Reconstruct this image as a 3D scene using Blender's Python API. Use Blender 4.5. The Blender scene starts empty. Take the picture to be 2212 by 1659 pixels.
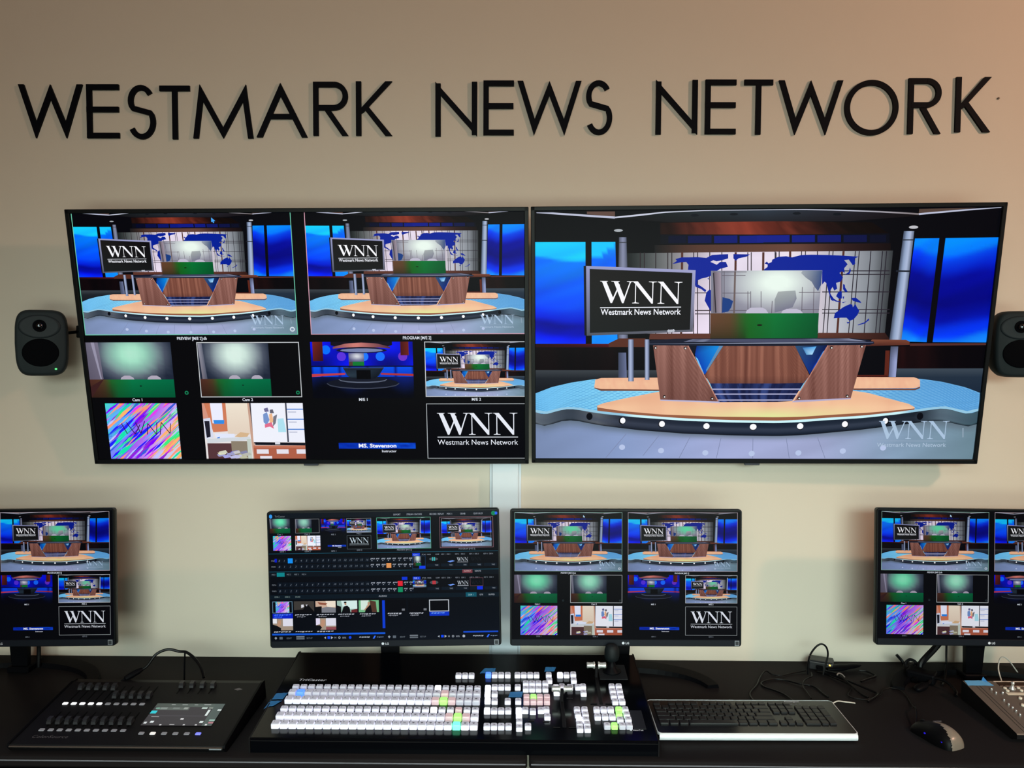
import bpy, bmesh, math, random
from math import sin, cos, pi, radians as rad
from mathutils import Vector, Matrix, Euler

S = bpy.context.scene
COL = S.collection
random.seed(7)

# ------------------------------------------------------------------ camera, light, exposure
cam_d = bpy.data.cameras.new('camera'); cam = bpy.data.objects.new('camera', cam_d); COL.objects.link(cam)
cam.location = (0, -2.32, 1.67)
R = (Matrix.Rotation(rad(0.5), 3, 'Z') @ Matrix.Rotation(rad(-2.8), 3, 'X')
     @ Matrix(((1, 0, 0), (0, 0, -1), (0, 1, 0))) @ Matrix.Rotation(rad(0.25), 3, 'Z'))
cam.rotation_euler = R.to_euler()
cam_d.sensor_fit = 'HORIZONTAL'; cam_d.sensor_width = 36.0; cam_d.lens = 36.0 * 1740 / 2212
cam_d.clip_start = 0.02
S.camera = cam
S.view_settings.view_transform = 'Standard'; S.view_settings.look = 'None'
S.view_settings.exposure = 0.0; S.view_settings.gamma = 1.0
S.view_settings.use_curve_mapping = False

world = bpy.data.worlds.new('world'); S.world = world; world.use_nodes = True
world.node_tree.nodes['Background'].inputs[0].default_value = (0.5, 0.55, 0.6, 1)
world.node_tree.nodes['Background'].inputs[1].default_value = 0.02

def area(name, loc, target, sx, sy, power, color, spread=180):
    d = bpy.data.lights.new(name, 'AREA'); d.shape = 'RECTANGLE'; d.size = sx; d.size_y = sy
    d.energy = power; d.color = color; d.spread = rad(spread)
    o = bpy.data.objects.new(name, d); COL.objects.link(o); o.location = loc
    o.rotation_euler = (Vector(target) - Vector(loc)).to_track_quat('-Z', 'Y').to_euler()
    return o
# warm ceiling downlight to the right, wide cool light behind the camera
area('warm_downlight', (3.15, -1.90, 3.08), (1.0, 0, 1.3), 0.17, 0.17, 48.60, (1.000, 0.599, 0.420))
area('cool_studio_light', (0.3, -4.2, 2.1), (0.2, 0, 0.6), 3.0, 0.7, 17.00, (0.776, 1.000, 0.941), 50)
area('cool_low_fill', (0.3, -4.0, 0.9), (0, 0, 0.95), 3.2, 0.7, 10.80, (0.861, 1.000, 0.861), 80)  # added unseen fill that lifts the lower wall; no window there
area('ceiling_fixture', (-0.6, -3.4, 3.05), (-0.3, -1.5, 0.0), 1.2, 0.6, 25.80, (1.000, 0.884, 0.791))

# ------------------------------------------------------------------ materials
def lin(c):
    c = max(0.0, min(1.0, c / 255.0))
    return c / 12.92 if c <= 0.04045 else ((c + 0.055) / 1.055) ** 2.4
def L3(c): return (lin(c[0]), lin(c[1]), lin(c[2]), 1.0)
MATS = {}
def mat(name, rgb, rough=0.5, metal=0.0, spec=0.5, emit=0.0, ecol=None, noise=0.0, nscale=200.0, bump=0.0, coat=0.0):
    if name in MATS: return MATS[name]
    m = bpy.data.materials.new(name); m.use_nodes = True; nt = m.node_tree; b = nt.nodes['Principled BSDF']
    b.inputs['Base Color'].default_value = L3(rgb); b.inputs['Roughness'].default_value = rough
    b.inputs['Metallic'].default_value = metal; b.inputs['Specular IOR Level'].default_value = spec
    b.inputs['Coat Weight'].default_value = coat
    if emit:
        b.inputs['Emission Color'].default_value = L3(ecol or rgb); b.inputs['Emission Strength'].default_value = emit
    if noise or bump:
        tc = nt.nodes.new('ShaderNodeTexCoord'); n = nt.nodes.new('ShaderNodeTexNoise')
        n.inputs['Scale'].default_value = nscale; n.inputs['Detail'].default_value = 3
        nt.links.new(tc.outputs['Object'], n.inputs['Vector'])
        if noise:
            mx = nt.nodes.new('ShaderNodeMixRGB'); c = L3(rgb)
            mx.inputs[1].default_value = tuple(v * (1 - noise) for v in c[:3]) + (1,)
            mx.inputs[2].default_value = tuple(min(1, v * (1 + noise)) for v in c[:3]) + (1,)
            nt.links.new(n.outputs['Fac'], mx.inputs[0]); nt.links.new(mx.outputs[0], b.inputs['Base Color'])
        if bump:
            bp = nt.nodes.new('ShaderNodeBump'); bp.inputs['Strength'].default_value = bump; bp.inputs['Distance'].default_value = 0.002
            nt.links.new(n.outputs['Fac'], bp.inputs['Height']); nt.links.new(bp.outputs[0], b.inputs['Normal'])
    MATS[name] = m
    return m
M_WALL = mat('painted_wall', (206, 195, 180), 0.75, spec=0.25, noise=0.015, nscale=9, bump=0.10)
M_WALL2 = mat('painted_wall_side', (190, 172, 148), 0.85, spec=0.2, noise=0.02, nscale=8)
M_CEIL = mat('ceiling_tile', (205, 203, 198), 0.95, noise=0.05, nscale=60)
M_FLOOR = mat('carpet', (58, 56, 58), 0.95, noise=0.2, nscale=150)
M_LETTER = mat('letter_black', (4, 5, 12), 0.6, spec=0.08)
M_BEZEL = mat('bezel_black', (9, 13, 16), 0.42, spec=0.2, noise=0.1)
M_SHELL = mat('plastic_black', (6, 6, 9), 0.5, spec=0.06, noise=0.1)
M_CHIN = mat('monitor_chin', (15, 19, 27), 0.45, spec=0.15)
M_DESK = mat('desk_laminate', (29, 26, 27), 0.42, spec=0.02, noise=0.12, nscale=420, bump=0.02)
M_DESKHILITE = mat('desk_edge_highlight', (112, 112, 120), 0.3, spec=0.6)
M_CONS = mat('console_gloss', (3, 4, 7), 0.16, spec=0.24)
M_CONS2 = mat('console_satin', (17, 16, 18), 0.48, spec=0.12, noise=0.1)
M_SLOT = mat('slot_black', (2, 2, 3), 0.6, spec=0.1)
M_RACE = mat('raceway_pvc', (206, 212, 220), 0.4, spec=0.4)
M_SPK = mat('speaker_paint', (32, 40, 43), 0.6, spec=0.15, noise=0.06, nscale=300)
M_GRILLE = mat('speaker_grille', (2, 3, 6), 0.8, spec=0.05, bump=0.3, nscale=900)
M_DOME = mat('tweeter_dome', (70, 72, 76), 0.18, metal=1.0)
M_CABLE = mat('cable_black', (4, 4, 6), 0.42, spec=0.16)
M_CABLEW = mat('cable_white', (205, 200, 192), 0.4)
M_SILVER = mat('silver_knob', (215, 216, 214), 0.28, metal=0.75)
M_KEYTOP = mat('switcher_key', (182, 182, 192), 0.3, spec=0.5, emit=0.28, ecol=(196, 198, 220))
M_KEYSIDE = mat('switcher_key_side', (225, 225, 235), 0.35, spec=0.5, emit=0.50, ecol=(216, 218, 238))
M_LITW = mat('key_lit_white', (235, 238, 255), 0.4, emit=1.0, ecol=(238, 240, 255))
M_LITB = mat('key_lit_blue', (90, 120, 255), 0.4, emit=1.3, ecol=(70, 130, 255))
M_LITR = mat('key_lit_red', (245, 90, 80), 0.4, emit=1.2, ecol=(250, 70, 60))
M_LITG = mat('key_lit_green', (150, 240, 110), 0.4, emit=1.1, ecol=(150, 240, 110))
M_LITC = mat('key_lit_mint', (120, 255, 200), 0.4, emit=1.4, ecol=(90, 250, 180))
M_LITP = mat('key_glow_pink', (200, 178, 184), 0.4, emit=0.32, ecol=(240, 192, 198))
M_LEGEND = mat('legend_print', (95, 92, 105), 0.6)
M_TAPE = mat('painters_tape', (38, 112, 172), 0.7, noise=0.08, nscale=400, bump=0.3)
M_TAPE2 = mat('painters_tape_light', (92, 158, 205), 0.7, noise=0.06, nscale=400, bump=0.3)
M_KBD = mat('keyboard_gloss', (12, 12, 14), 0.22, spec=0.5)
M_KEY = mat('keyboard_key', (20, 20, 22), 0.4, spec=0.4)
M_TRIMS = mat('keyboard_trim', (225, 228, 232), 0.3, metal=0.35)
M_TRIMF = mat('keyboard_front_trim', (235, 240, 246), 0.28, metal=0.2)
M_MOUSE = mat('mouse_gloss', (112, 102, 92), 0.32, spec=0.5, coat=0.2)
M_MOUSED = mat('mouse_dark', (5, 5, 7), 0.5, spec=0.12)
M_PTZ = mat('controller_metal', (92, 82, 74), 0.5, spec=0.4, noise=0.08, nscale=300)
M_PRINT = mat('print_white', (190, 195, 205), 0.5, emit=0.15, ecol=(190, 195, 205))
M_PRINTD = mat('print_grey', (92, 88, 92), 0.5)
M_GREYBTN = mat('button_grey_lit', (120, 120, 126), 0.5, emit=0.22, ecol=(150, 150, 158))
M_WHITEBTN = mat('button_white_lit', (245, 245, 250), 0.5, emit=1.0, ecol=(250, 250, 255))
M_VIOBTN = mat('button_violet_lit', (120, 125, 240), 0.5, emit=0.7, ecol=(120, 125, 250))
M_LEDG = mat('led_green', (90, 230, 120), 0.4, emit=1.6, ecol=(80, 240, 120))
M_LEDY = mat('led_yellow', (250, 200, 90), 0.4, emit=1.8, ecol=(255, 205, 90))
M_LEDB = mat('led_blue', (30, 20, 200), 0.4, emit=0.7, ecol=(30, 15, 200))
M_STICKER = mat('sticker_grey', (120, 126, 134), 0.5)

def screen_mat():
    m = bpy.data.materials.new('screen_picture'); m.use_nodes = True; nt = m.node_tree; b = nt.nodes['Principled BSDF']
    a = nt.nodes.new('ShaderNodeAttribute'); a.attribute_name = 'Col'
    b.inputs['Base Color'].default_value = (0.002, 0.002, 0.003, 1)
    b.inputs['Roughness'].default_value = 0.28; b.inputs['Specular IOR Level'].default_value = 0.05
    nt.links.new(a.outputs['Color'], b.inputs['Emission Color']); b.inputs['Emission Strength'].default_value = 1.0
    m.cycles.emission_sampling = 'NONE'
    return m
M_SCREEN = screen_mat()

# ------------------------------------------------------------------ object helpers
def tag(o, label=None, cat=None, group=None, kind=None):
    if label: o['label'] = label
    if cat: o['category'] = cat
    if group: o['group'] = group
    if kind: o['kind'] = kind
    return o
def empty(name, loc, rot=(0, 0, 0), label=None, cat=None, group=None):
    o = bpy.data.objects.new(name, None); COL.objects.link(o); o.empty_display_size = 0.05
    o.location = loc; o.rotation_euler = rot
    return tag(o, label, cat, group)
def link(name, me, parent=None, loc=(0, 0, 0), rot=(0, 0, 0)):
    o = bpy.data.objects.new(name, me); COL.objects.link(o); o.location = loc; o.rotation_euler = rot
    if parent: o.parent = parent
    return o
def done(bm, name, m, parent=None, loc=(0, 0, 0), rot=(0, 0, 0), smooth=False):
    me = bpy.data.meshes.new(name)
    bmesh.ops.recalc_face_normals(bm, faces=bm.faces[:])
    bm.to_mesh(me); bm.free()
    for x in (m if isinstance(m, (list, tuple)) else [m]): me.materials.append(x)
    if smooth:
        for p in me.polygons: p.use_smooth = True
    return link(name, me, parent, loc, rot)
def auto_smooth(o, ang=40):
    me = o.data
    for p in me.polygons: p.use_smooth = True
    bm = bmesh.new(); bm.from_mesh(me)
    for e in bm.edges:
        e.smooth = not (len(e.link_faces) == 2 and e.calc_face_angle(0) > rad(ang))
    bm.to_mesh(me); bm.free()
    return o
def box(bm, x0, x1, y0, y1, z0, z1, bev=0.0, seg=2, mi=0):
    b2 = bmesh.new(); bmesh.ops.create_cube(b2, size=1.0)
    for v in b2.verts:
        v.co = Vector(((x0 + x1) / 2 + v.co.x * (x1 - x0), (y0 + y1) / 2 + v.co.y * (y1 - y0), (z0 + z1) / 2 + v.co.z * (z1 - z0)))
    if bev: bmesh.ops.bevel(b2, geom=b2.edges[:], offset=bev, segments=seg, affect='EDGES', profile=0.5)
    merge(bm, b2, mi)
def merge(bm, b2, mi=0):
    mp = {}
    for v in b2.verts: mp[v] = bm.verts.new(v.co)
    for f in b2.faces:
        try:
            g = bm.faces.new([mp[v] for v in f.verts]); g.material_index = mi
        except ValueError: pass
    b2.free()
def prism(bm, pts, y0, y1, axis='Y', mi=0):
    """closed 2-D outline pushed between two depths; axis Y: pts are (x, z); axis Z: pts are (x, y); axis X: (y, z)"""
    def P(p, d):
        return {'Y': (p[0], d, p[1]), 'Z': (p[0], p[1], d), 'X': (d, p[0], p[1])}[axis]
    a = [bm.verts.new(P(p, y0)) for p in pts]; b = [bm.verts.new(P(p, y1)) for p in pts]
    n = len(pts)
    fs = [bm.faces.new(a), bm.faces.new(b[::-1])]
    for i in range(n): fs.append(bm.faces.new((a[i], b[i], b[(i + 1) % n], a[(i + 1) % n])))
    for f in fs: f.material_index = mi
def ring_frame(d):
    d = d.normalized(); up = Vector((0, 0, 1)) if abs(d.z) < 0.95 else Vector((1, 0, 0))
    s = d.cross(up).normalized(); return s, s.cross(d).normalized()
def tube(bm, pts, r, n=8, caps=True):
    pts = [Vector(p) for p in pts]; rs = r if isinstance(r, (list, tuple)) else [r] * len(pts); rings = []
    for i, p in enumerate(pts):
        d = pts[min(i + 1, len(pts) - 1)] - pts[max(i - 1, 0)]
        s, u = ring_frame(d)
        rings.append([bm.verts.new(p + (s * cos(2 * pi * k / n) + u * sin(2 * pi * k / n)) * rs[i]) for k in range(n)])
    for a, b in zip(rings, rings[1:]):
        for k in range(n): bm.faces.new((a[k], a[(k + 1) % n], b[(k + 1) % n], b[k]))
    if caps: bm.faces.new(rings[0]); bm.faces.new(rings[-1][::-1])
def smooth_pts(pts, n=6):
    pts = [Vector(p) for p in pts]; out = []
    q = [pts[0] * 2 - pts[1]] + pts + [pts[-1] * 2 - pts[-2]]
    for i in range(1, len(q) - 2):
        a, b, c, d = q[i - 1:i + 3]
        for k in range(n):
            t = k / n
            out.append(0.5 * ((2 * b) + (c - a) * t + (2 * a - 5 * b + 4 * c - d) * t * t + (3 * b - a - 3 * c + d) * t ** 3))
    out.append(pts[-1]); return out
def lathe(bm, prof, c, axis='Y', n=32, mi=0, sx=1.0, sz=1.0):
    """prof: (radius, offset along axis)"""
    rings = []
    for r, h in prof:
        ring = []
        for k in range(n):
            a = 2 * pi * k / n
            p = {'Y': (r * cos(a) * sx, h, r * sin(a) * sz), 'Z': (r * cos(a) * sx, r * sin(a) * sz, h), 'X': (h, r * cos(a) * sx, r * sin(a) * sz)}[axis]
            ring.append(bm.verts.new(Vector(c) + Vector(p)))
        rings.append(ring)
    for a, b in zip(rings, rings[1:]):
        for k in range(n):
            f = bm.faces.new((a[k], a[(k + 1) % n], b[(k + 1) % n], b[k])); f.material_index = mi
    for r in (rings[0], rings[-1]):
        f = bm.faces.new(r); f.material_index = mi
def loft(bm, rings, cap=True, mi=0):
    R_ = [[bm.verts.new(p) for p in r] for r in rings]; n = len(R_[0])
    for a, b in zip(R_, R_[1:]):
        for k in range(n):
            f = bm.faces.new((a[k], a[(k + 1) % n], b[(k + 1) % n], b[k])); f.material_index = mi
    if cap:
        bm.faces.new(R_[0]).material_index = mi; bm.faces.new(R_[-1][::-1]).material_index = mi
def rrect(x0, x1, y0, y1, r, n=5):
    out = []
    for cx, cy, a0 in ((x1 - r, y1 - r, 0), (x0 + r, y1 - r, 90), (x0 + r, y0 + r, 180), (x1 - r, y0 + r, 270)):
        for k in range(n + 1):
            a = rad(a0 + 90 * k / n); out.append((cx + r * cos(a), cy + r * sin(a)))
    return out

# ------------------------------------------------------------------ lettering (built-in font turned into flat meshes)
_TX = {}
def glyphs(s, bold=0.0):
    k = (s, bold)
    if k in _TX: return _TX[k]
    c = bpy.data.curves.new('tmp', 'FONT'); c.body = s; c.resolution_u = 2; c.offset = bold
    o = bpy.data.objects.new('tmp', c); COL.objects.link(o); bpy.context.view_layer.update()
    me = o.to_mesh()
    vs = [(v.co.x, v.co.y) for v in me.vertices]; fs = [tuple(p.vertices) for p in me.polygons]
    o.to_mesh_clear(); bpy.data.objects.remove(o); bpy.data.curves.remove(c)
    x0 = min(v[0] for v in vs); w = max(v[0] for v in vs) - x0
    vs = [((x - x0) / 0.69, y / 0.69) for x, y in vs]
    _TX[k] = (vs, fs, w / 0.69); return _TX[k]
def text_mesh(bm, s, P, h, fitw=None, slant=0.0, bold=0.0):
    """P maps (x, y) metres on the surface to 3-D"""
    vs, fs, w = glyphs(s, bold); k = (fitw / (w * h)) if fitw else 1.0
    V = [bm.verts.new(P(x * h * k + y * h * slant, y * h)) for x, y in vs]
    for f in fs:
        try: bm.faces.new([V[i] for i in f])
        except ValueError: pass

# serif WNN logo, drawn in a 725 x 188 box (y up)
def _f(pts): return [(x / 725.0, 1 - y / 188.0) for x, y in pts]
def _serif(x0, x1, y, up, cx, w):
    s = 5 if up else -5
    return _f([(x0, y), (x1, y), (x1, y + s * 0.8), (cx + w + 5, y + s * 1.4), (cx + w, y + s * 3.2), (cx - w, y + s * 3.2), (cx - w - 5, y + s * 1.4), (x0, y + s * 0.8)])
def _N(o):
    return [_f([(o + 0, 0), (o + 44, 0), (o + 182, 160), (o + 182, 188), (o + 168, 188), (o + 26, 26)]),
            _f([(o + 22, 20), (o + 30, 20), (o + 30, 188), (o + 22, 188)]), _serif(o - 2, o + 58, 188, False, o + 26, 4),
            _f([(o + 174, 0), (o + 182, 0), (o + 182, 188), (o + 174, 186)]), _serif(o + 142, o + 212, 0, True, o + 178, 4),
            _f([(o - 5, 0), (o + 10, 0), (o + 30, 24), (o + 26, 26), (o + 6, 6), (o - 5, 5)])]
WNN = [_f([(14, 0), (52, 0), (120, 150), (106, 188), (94, 188)]), _f([(98, 180), (168, 24), (176, 34), (108, 188)]),
       _f([(118, 0), (156, 0), (222, 150), (208, 188), (196, 188)]), _f([(200, 180), (262, 4), (272, 4), (210, 188)]),
       _serif(0, 68, 0, True, 36, 15), _serif(98, 172, 0, True, 140, 15), _serif(236, 292, 0, True, 266, 3)] + _N(288) + _N(513)

# ------------------------------------------------------------------ the picture painter: flat coloured shapes on a screen panel
def vn(x, seed=0):
    i = math.floor(x); f = x - i; f = f * f * (3 - 2 * f)
    def h(k): return (sin(k * 127.1 + seed * 311.7) * 43758.5453) % 1.0
    return h(i) * (1 - f) + h(i + 1) * f
def mixc(a, b, t):
    t = max(0, min(1, t)); return tuple(a[i] * (1 - t) + b[i] * t for i in range(3))
def ramp(stops, t):
    if t <= stops[0][0]: return stops[0][1]
    for (t0, c0), (t1, c1) in zip(stops, stops[1:]):
        if t <= t1: return mixc(c0, c1, (t - t0) / (t1 - t0) if t1 > t0 else 1)
    return stops[-1][1]
class Pic:
    GX, GY = 480, 270
    def __init__(s, W, H):
        s.W, s.H = W, H; s.v = []; s.f = []; s.c = []; s.T = (0, 0, 1, 1); s.clip = (0, 0, 1, 1); s.grade = None
        s.occ = [[0] * s.GX for _ in range(s.GY)]
    def sub(s, x0, y0, x1, y1, clip=True):
        p = Pic.__new__(Pic); p.__dict__.update(s.__dict__)
        a, b, w, h = s.T; p.T = (a + x0 * w, b + y0 * h, (x1 - x0) * w, (y1 - y0) * h)
        if clip:
            c = s.clip; p.clip = (max(c[0], p.T[0]), max(c[1], p.T[1]), min(c[2], p.T[0] + p.T[2]), min(c[3], p.T[1] + p.T[3]))
        return p
    def _clip(s, P):
        cx0, cy0, cx1, cy1 = s.clip
        for ax, lim, sg in ((0, cx0, 1), (0, cx1, -1), (1, cy0, 1), (1, cy1, -1)):
            if all((q[0][ax] - lim) * sg >= -1e-9 for q in P): continue
            out = []
            for i in range(len(P)):
                a, b = P[i - 1], P[i]; da = (a[0][ax] - lim) * sg; db = (b[0][ax] - lim) * sg
                if (da >= 0) != (db >= 0):
                    t = da / (da - db); out.append(((a[0][0] + (b[0][0] - a[0][0]) * t, a[0][1] + (b[0][1] - a[0][1]) * t), mixc(a[1], b[1], t)))
                if db >= 0: out.append(b)
            P = out
            if len(P) < 3: return []
        return P
    def faces(s, polys, lay=None):
        """polys: list of [((u, v), rgb), ...]; all in one layer"""
        a, b, w, h = s.T; res = []
        for P in polys:
            Q = s._clip([((a + p[0] * w, b + p[1] * h), c) for p, c in P])
            if len(Q) >= 3: res.append(Q)
        if not res: return 0
        if lay is None:
            xs = [q[0][0] for Q in res for q in Q]; ys = [q[0][1] for Q in res for q in Q]
            i0 = max(0, int(min(xs) * s.GX)); i1 = min(s.GX - 1, int(max(xs) * s.GX - 1e-6)); j0 = max(0, int(min(ys) * s.GY)); j1 = min(s.GY - 1, int(max(ys) * s.GY - 1e-6))
            m = 0
            for j in range(j0, j1 + 1): m = max(m, max(s.occ[j][i0:i1 + 1] or [0]))
            m += 1
            for j in range(j0, j1 + 1): s.occ[j][i0:i1 + 1] = [m] * (i1 + 1 - i0)
        else: m = lay
        for Q in res:
            k = len(s.v)
            for (u, v), c in Q:
                s.v.append(((u - 0.5) * s.W, -(0.0002 + m * 0.000014), (0.5 - v) * s.H))
                if s.grade: c = s.grade(c)
                s.c += (lin(c[0]), lin(c[1]), lin(c[2]), 1.0)
            s.f.append(tuple(range(k, k + len(Q))))
        return m
    def poly(s, pts, col, lay=None):
        cs = col if isinstance(col, list) else [col] * len(pts)
        return s.faces([list(zip(pts, cs))], lay)
    def rect(s, x0, y0, x1, y1, col, lay=None):
        return s.poly([(x0, y0), (x1, y0), (x1, y1), (x0, y1)], col, lay)
    def frame(s, x0, y0, x1, y1, t, col):
        ty = t * s.T[2] * s.W / (s.T[3] * s.H)
        for r in ((x0, y0, x1, y0 + ty), (x0, y1 - ty, x1, y1), (x0, y0, x0 + t, y1), (x1 - t, y0, x1, y1)): s.rect(*r, col)
    def strip(s, top, bot, n, m, fn, lay=None):
        """surface between two polylines; fn(s, t) -> rgb"""
        def along(pl, t):
            if len(pl) == 2: return (pl[0][0] + (pl[1][0] - pl[0][0]) * t, pl[0][1] + (pl[1][1] - pl[0][1]) * t)
            x = pl[0][0] + (pl[-1][0] - pl[0][0]) * t
            for p, q in zip(pl, pl[1:]):
                if x <= q[0] + 1e-9: return (x, p[1] + (q[1] - p[1]) * ((x - p[0]) / max(1e-9, q[0] - p[0])))
            return pl[-1]
        g = [];
        for j in range(m + 1):
            row = []
            for i in range(n + 1):
                a, b = along(top, i / n), along(bot, i / n); t = j / m
                row.append(((a[0] + (b[0] - a[0]) * t, a[1] + (b[1] - a[1]) * t), fn(i / n, t)))
            g.append(row)
        return s.faces([[g[j][i], g[j][i + 1], g[j + 1][i + 1], g[j + 1][i]] for j in range(m) for i in range(n)], lay)
    def grid(s, x0, y0, x1, y1, n, m, fn, lay=None):
        return s.strip([(x0, y0), (x1, y0)], [(x0, y1), (x1, y1)], n, m, fn, lay)
    def ell(s, x, y, rx, ry, col, n=14, lay=None):
        return s.poly([(x + rx * cos(2 * pi * k / n), y + ry * sin(2 * pi * k / n)) for k in range(n)], col, lay)
    def line(s, pts, w, col, lay=None):
        ar = s.T[2] * s.W / (s.T[3] * s.H); polys = []
        for (x0, y0), (x1, y1) in zip(pts, pts[1:]):
            dx, dy = (x1 - x0), (y1 - y0) / ar; l = math.hypot(dx, dy) or 1e-9; nx, ny = -dy / l * w / 2, dx / l * w / 2 * ar
            polys.append([((x0 + nx, y0 + ny), col), ((x1 + nx, y1 + ny), col), ((x1 - nx, y1 - ny), col), ((x0 - nx, y0 - ny), col)])
        s.faces(polys, lay)
    def text(s, t, x, y, h, col, fitw=None, slant=0.0, bold=0.0, align='l'):
        vs, fs, w = glyphs(t, bold); asp = (s.T[3] * s.H) / (s.T[2] * s.W)
        k = fitw / w if fitw else h * asp
        if align == 'c': x -= w * k / 2
        if align == 'r': x -= w * k
        pts = [(x + px * k + py * slant * h * asp, y - py * h) for px, py in vs]
        s.faces([[(pts[i], col) for i in f] for f in fs])
    def wnn(s, x0, y0, x1, y1, col, skew=0.0):
        s.faces([[((x0 + (x1 - x0) * px, y1 + (y0 - y1) * py + skew * px), col) for px, py in P] for P in WNN])
    def build(s, parent, mname='screen'):
        me = bpy.data.meshes.new(mname)
        W, H = s.W / 2, s.H / 2; k = len(s.v)
        s.v += [(-W, 0, H), (W, 0, H), (W, 0, -H), (-W, 0, -H)]; s.f.append((k, k + 1, k + 2, k + 3)); s.c += (0.0015, 0.0015, 0.002, 1.0) * 4
        me.from_pydata(s.v, [], s.f)
        at = me.color_attributes.new('Col', 'FLOAT_COLOR', 'POINT'); at.data.foreach_set('color', s.c)
        me.materials.append(M_SCREEN); me.update()
        return link(mname, me, parent)

# --- the news studio picture. Measured off its largest showing; K() turns those measurements into 0..1 picture coordinates
_H = (0.00096592871, 0.0, -1.1171931, 1.0575966e-05, 0.0016877899, -0.78017655, 9.4327294e-06, -0.00010975893)
def K(x, y):
    w = _H[6] * x + _H[7] * y + 1; return ((_H[0] * x + _H[2]) / w, (_H[3] * x + _H[4] * y + _H[5]) / w)
def ka(*q): return [K(1130 + x / 4.022, 430 + y / 4.022) for x, y in q]
def kb(*q): return [K(1660 + x / 4.007, 430 + y / 4.007) for x, y in q]
def kc(*q): return [K(1130 + x / 4.022, 700 + y / 4.022) for x, y in q]
def kd(*q): return [K(1660 + x / 4.007, 700 + y / 4.007) for x, y in q]
CONT = [ka((1305, 562), (1345, 535), (1330, 520), (1385, 505), (1450, 505), (1520, 503), (1600, 510), (1650, 485), (1720, 480), (1790, 478), (1790, 515), (1740, 530), (1690, 540), (1660, 530), (1635, 545), (1670, 560), (1690, 570), (1720, 545), (1770, 545), (1788, 588), (1720, 605), (1690, 625), (1650, 640), (1640, 665), (1600, 680), (1555, 690), (1525, 705), (1520, 735), (1560, 760), (1600, 790), (1590, 808), (1555, 780), (1505, 760), (1490, 700), (1440, 610), (1445, 570), (1425, 545), (1375, 548), (1340, 557)),
        ka((1835, 478), (1980, 480), (1950, 500), (1880, 515), (1855, 535), (1835, 515)),
        ka((1640, 690), (1660, 700), (1640, 740), (1655, 745)), ka((1610, 690), (1620, 680), (1622, 700)),
        ka((1600, 810), (1625, 785), (1645, 790), (1645, 985), (1610, 925), (1585, 880)),
        ka((2100, 612), (2130, 590), (2135, 570), (2105, 560), (2125, 542), (2140, 560), (2155, 580), (2190, 560), (2175, 530), (2212, 512), (2212, 622), (2100, 622)),
        kb((0, 560), (35, 545), (40, 525), (90, 500), (160, 495), (210, 505), (290, 485), (380, 482), (520, 485), (640, 490), (785, 500), (750, 515), (755, 560), (735, 575), (700, 525), (660, 530), (690, 565), (660, 600), (665, 640), (640, 625), (620, 640), (650, 680), (630, 715), (590, 725), (600, 775), (575, 792), (560, 760), (535, 800), (560, 860), (570, 885), (545, 870), (525, 800), (505, 725), (490, 715), (470, 740), (470, 618), (0, 618)),
        kb((530, 805), (570, 860), (600, 880), (632, 885), (630, 893), (585, 885), (545, 865)), kb((640, 800), (640, 860), (615, 862), (590, 840), (605, 810), (625, 795)),
        kb((650, 735), (665, 740), (668, 765), (690, 800), (670, 805), (650, 780)), kb((710, 590), (718, 620), (705, 650), (665, 655), (700, 630)),
        kb((720, 855), (760, 852), (800, 885), (808, 900), (770, 890), (735, 880)), kb((645, 845), (660, 840), (655, 870)), kb((640, 892), (680, 885), (650, 900)),
        kb((570, 1030), (580, 985), (610, 965), (650, 935), (680, 920), (710, 908), (730, 912), (735, 935), (755, 905), (770, 935), (790, 965), (775, 1000), (740, 1040), (705, 1052), (680, 1025), (630, 1025)),
        kb((680, 1062), (708, 1062), (692, 1078)), kb((775, 1085), (840, 1062), (870, 1030), (875, 1045), (835, 1075), (780, 1090))]
NAVY = (4, 32, 150)
TOPF = kc((107, 765), (160, 780), (215, 778), (300, 752), (370, 738), (450, 738), (600, 764), (700, 778), (1000, 808), (1400, 836), (1800, 850), (2212, 855)) + kd((300, 842), (500, 826), (800, 808), (1100, 776), (1400, 735), (1500, 722), (1560, 728), (1690, 765), (1740, 768), (1815, 742))
BOTF = kc((107, 865), (160, 885), (220, 880), (300, 850), (370, 835), (450, 835), (600, 865), (700, 882), (1000, 918), (1400, 948), (1800, 962), (2212, 968)) + kd((300, 955), (500, 937), (800, 908), (1100, 870), (1400, 832), (1500, 830), (1560, 842), (1690, 872), (1740, 878), (1805, 855))
def wood(c0, c1, f, seed, stretch=5.0):
    def fn(s, t):
        w = vn(s * f + 0.22 * sin(t * stretch * 0.9 + seed + s * 7), seed) * 0.6 + vn(s * f * 2.3 + 0.3 * sin(t * stretch + s * 11), seed + 3) * 0.4
        return mixc(c0, c1, (w - 0.15) * 1.5)
    return fn
def bluewave(stops, seed, amp=0.035, fq=1.3):
    def fn(s, t):
        tt = t + amp * sin(s * 2.6 * fq + seed) + amp * 0.7 * (vn(s * 3.0 + t * 5, seed) - 0.5)
        c = ramp(stops, tt); k = 0.90 + 0.2 * vn(t * 13 + s * 2.3, seed + 5)
        return (c[0] * k, c[1] * k, min(255, c[2] * (0.93 + 0.14 * vn(t * 11 + s * 3, seed + 9))))
    return fn
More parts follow.
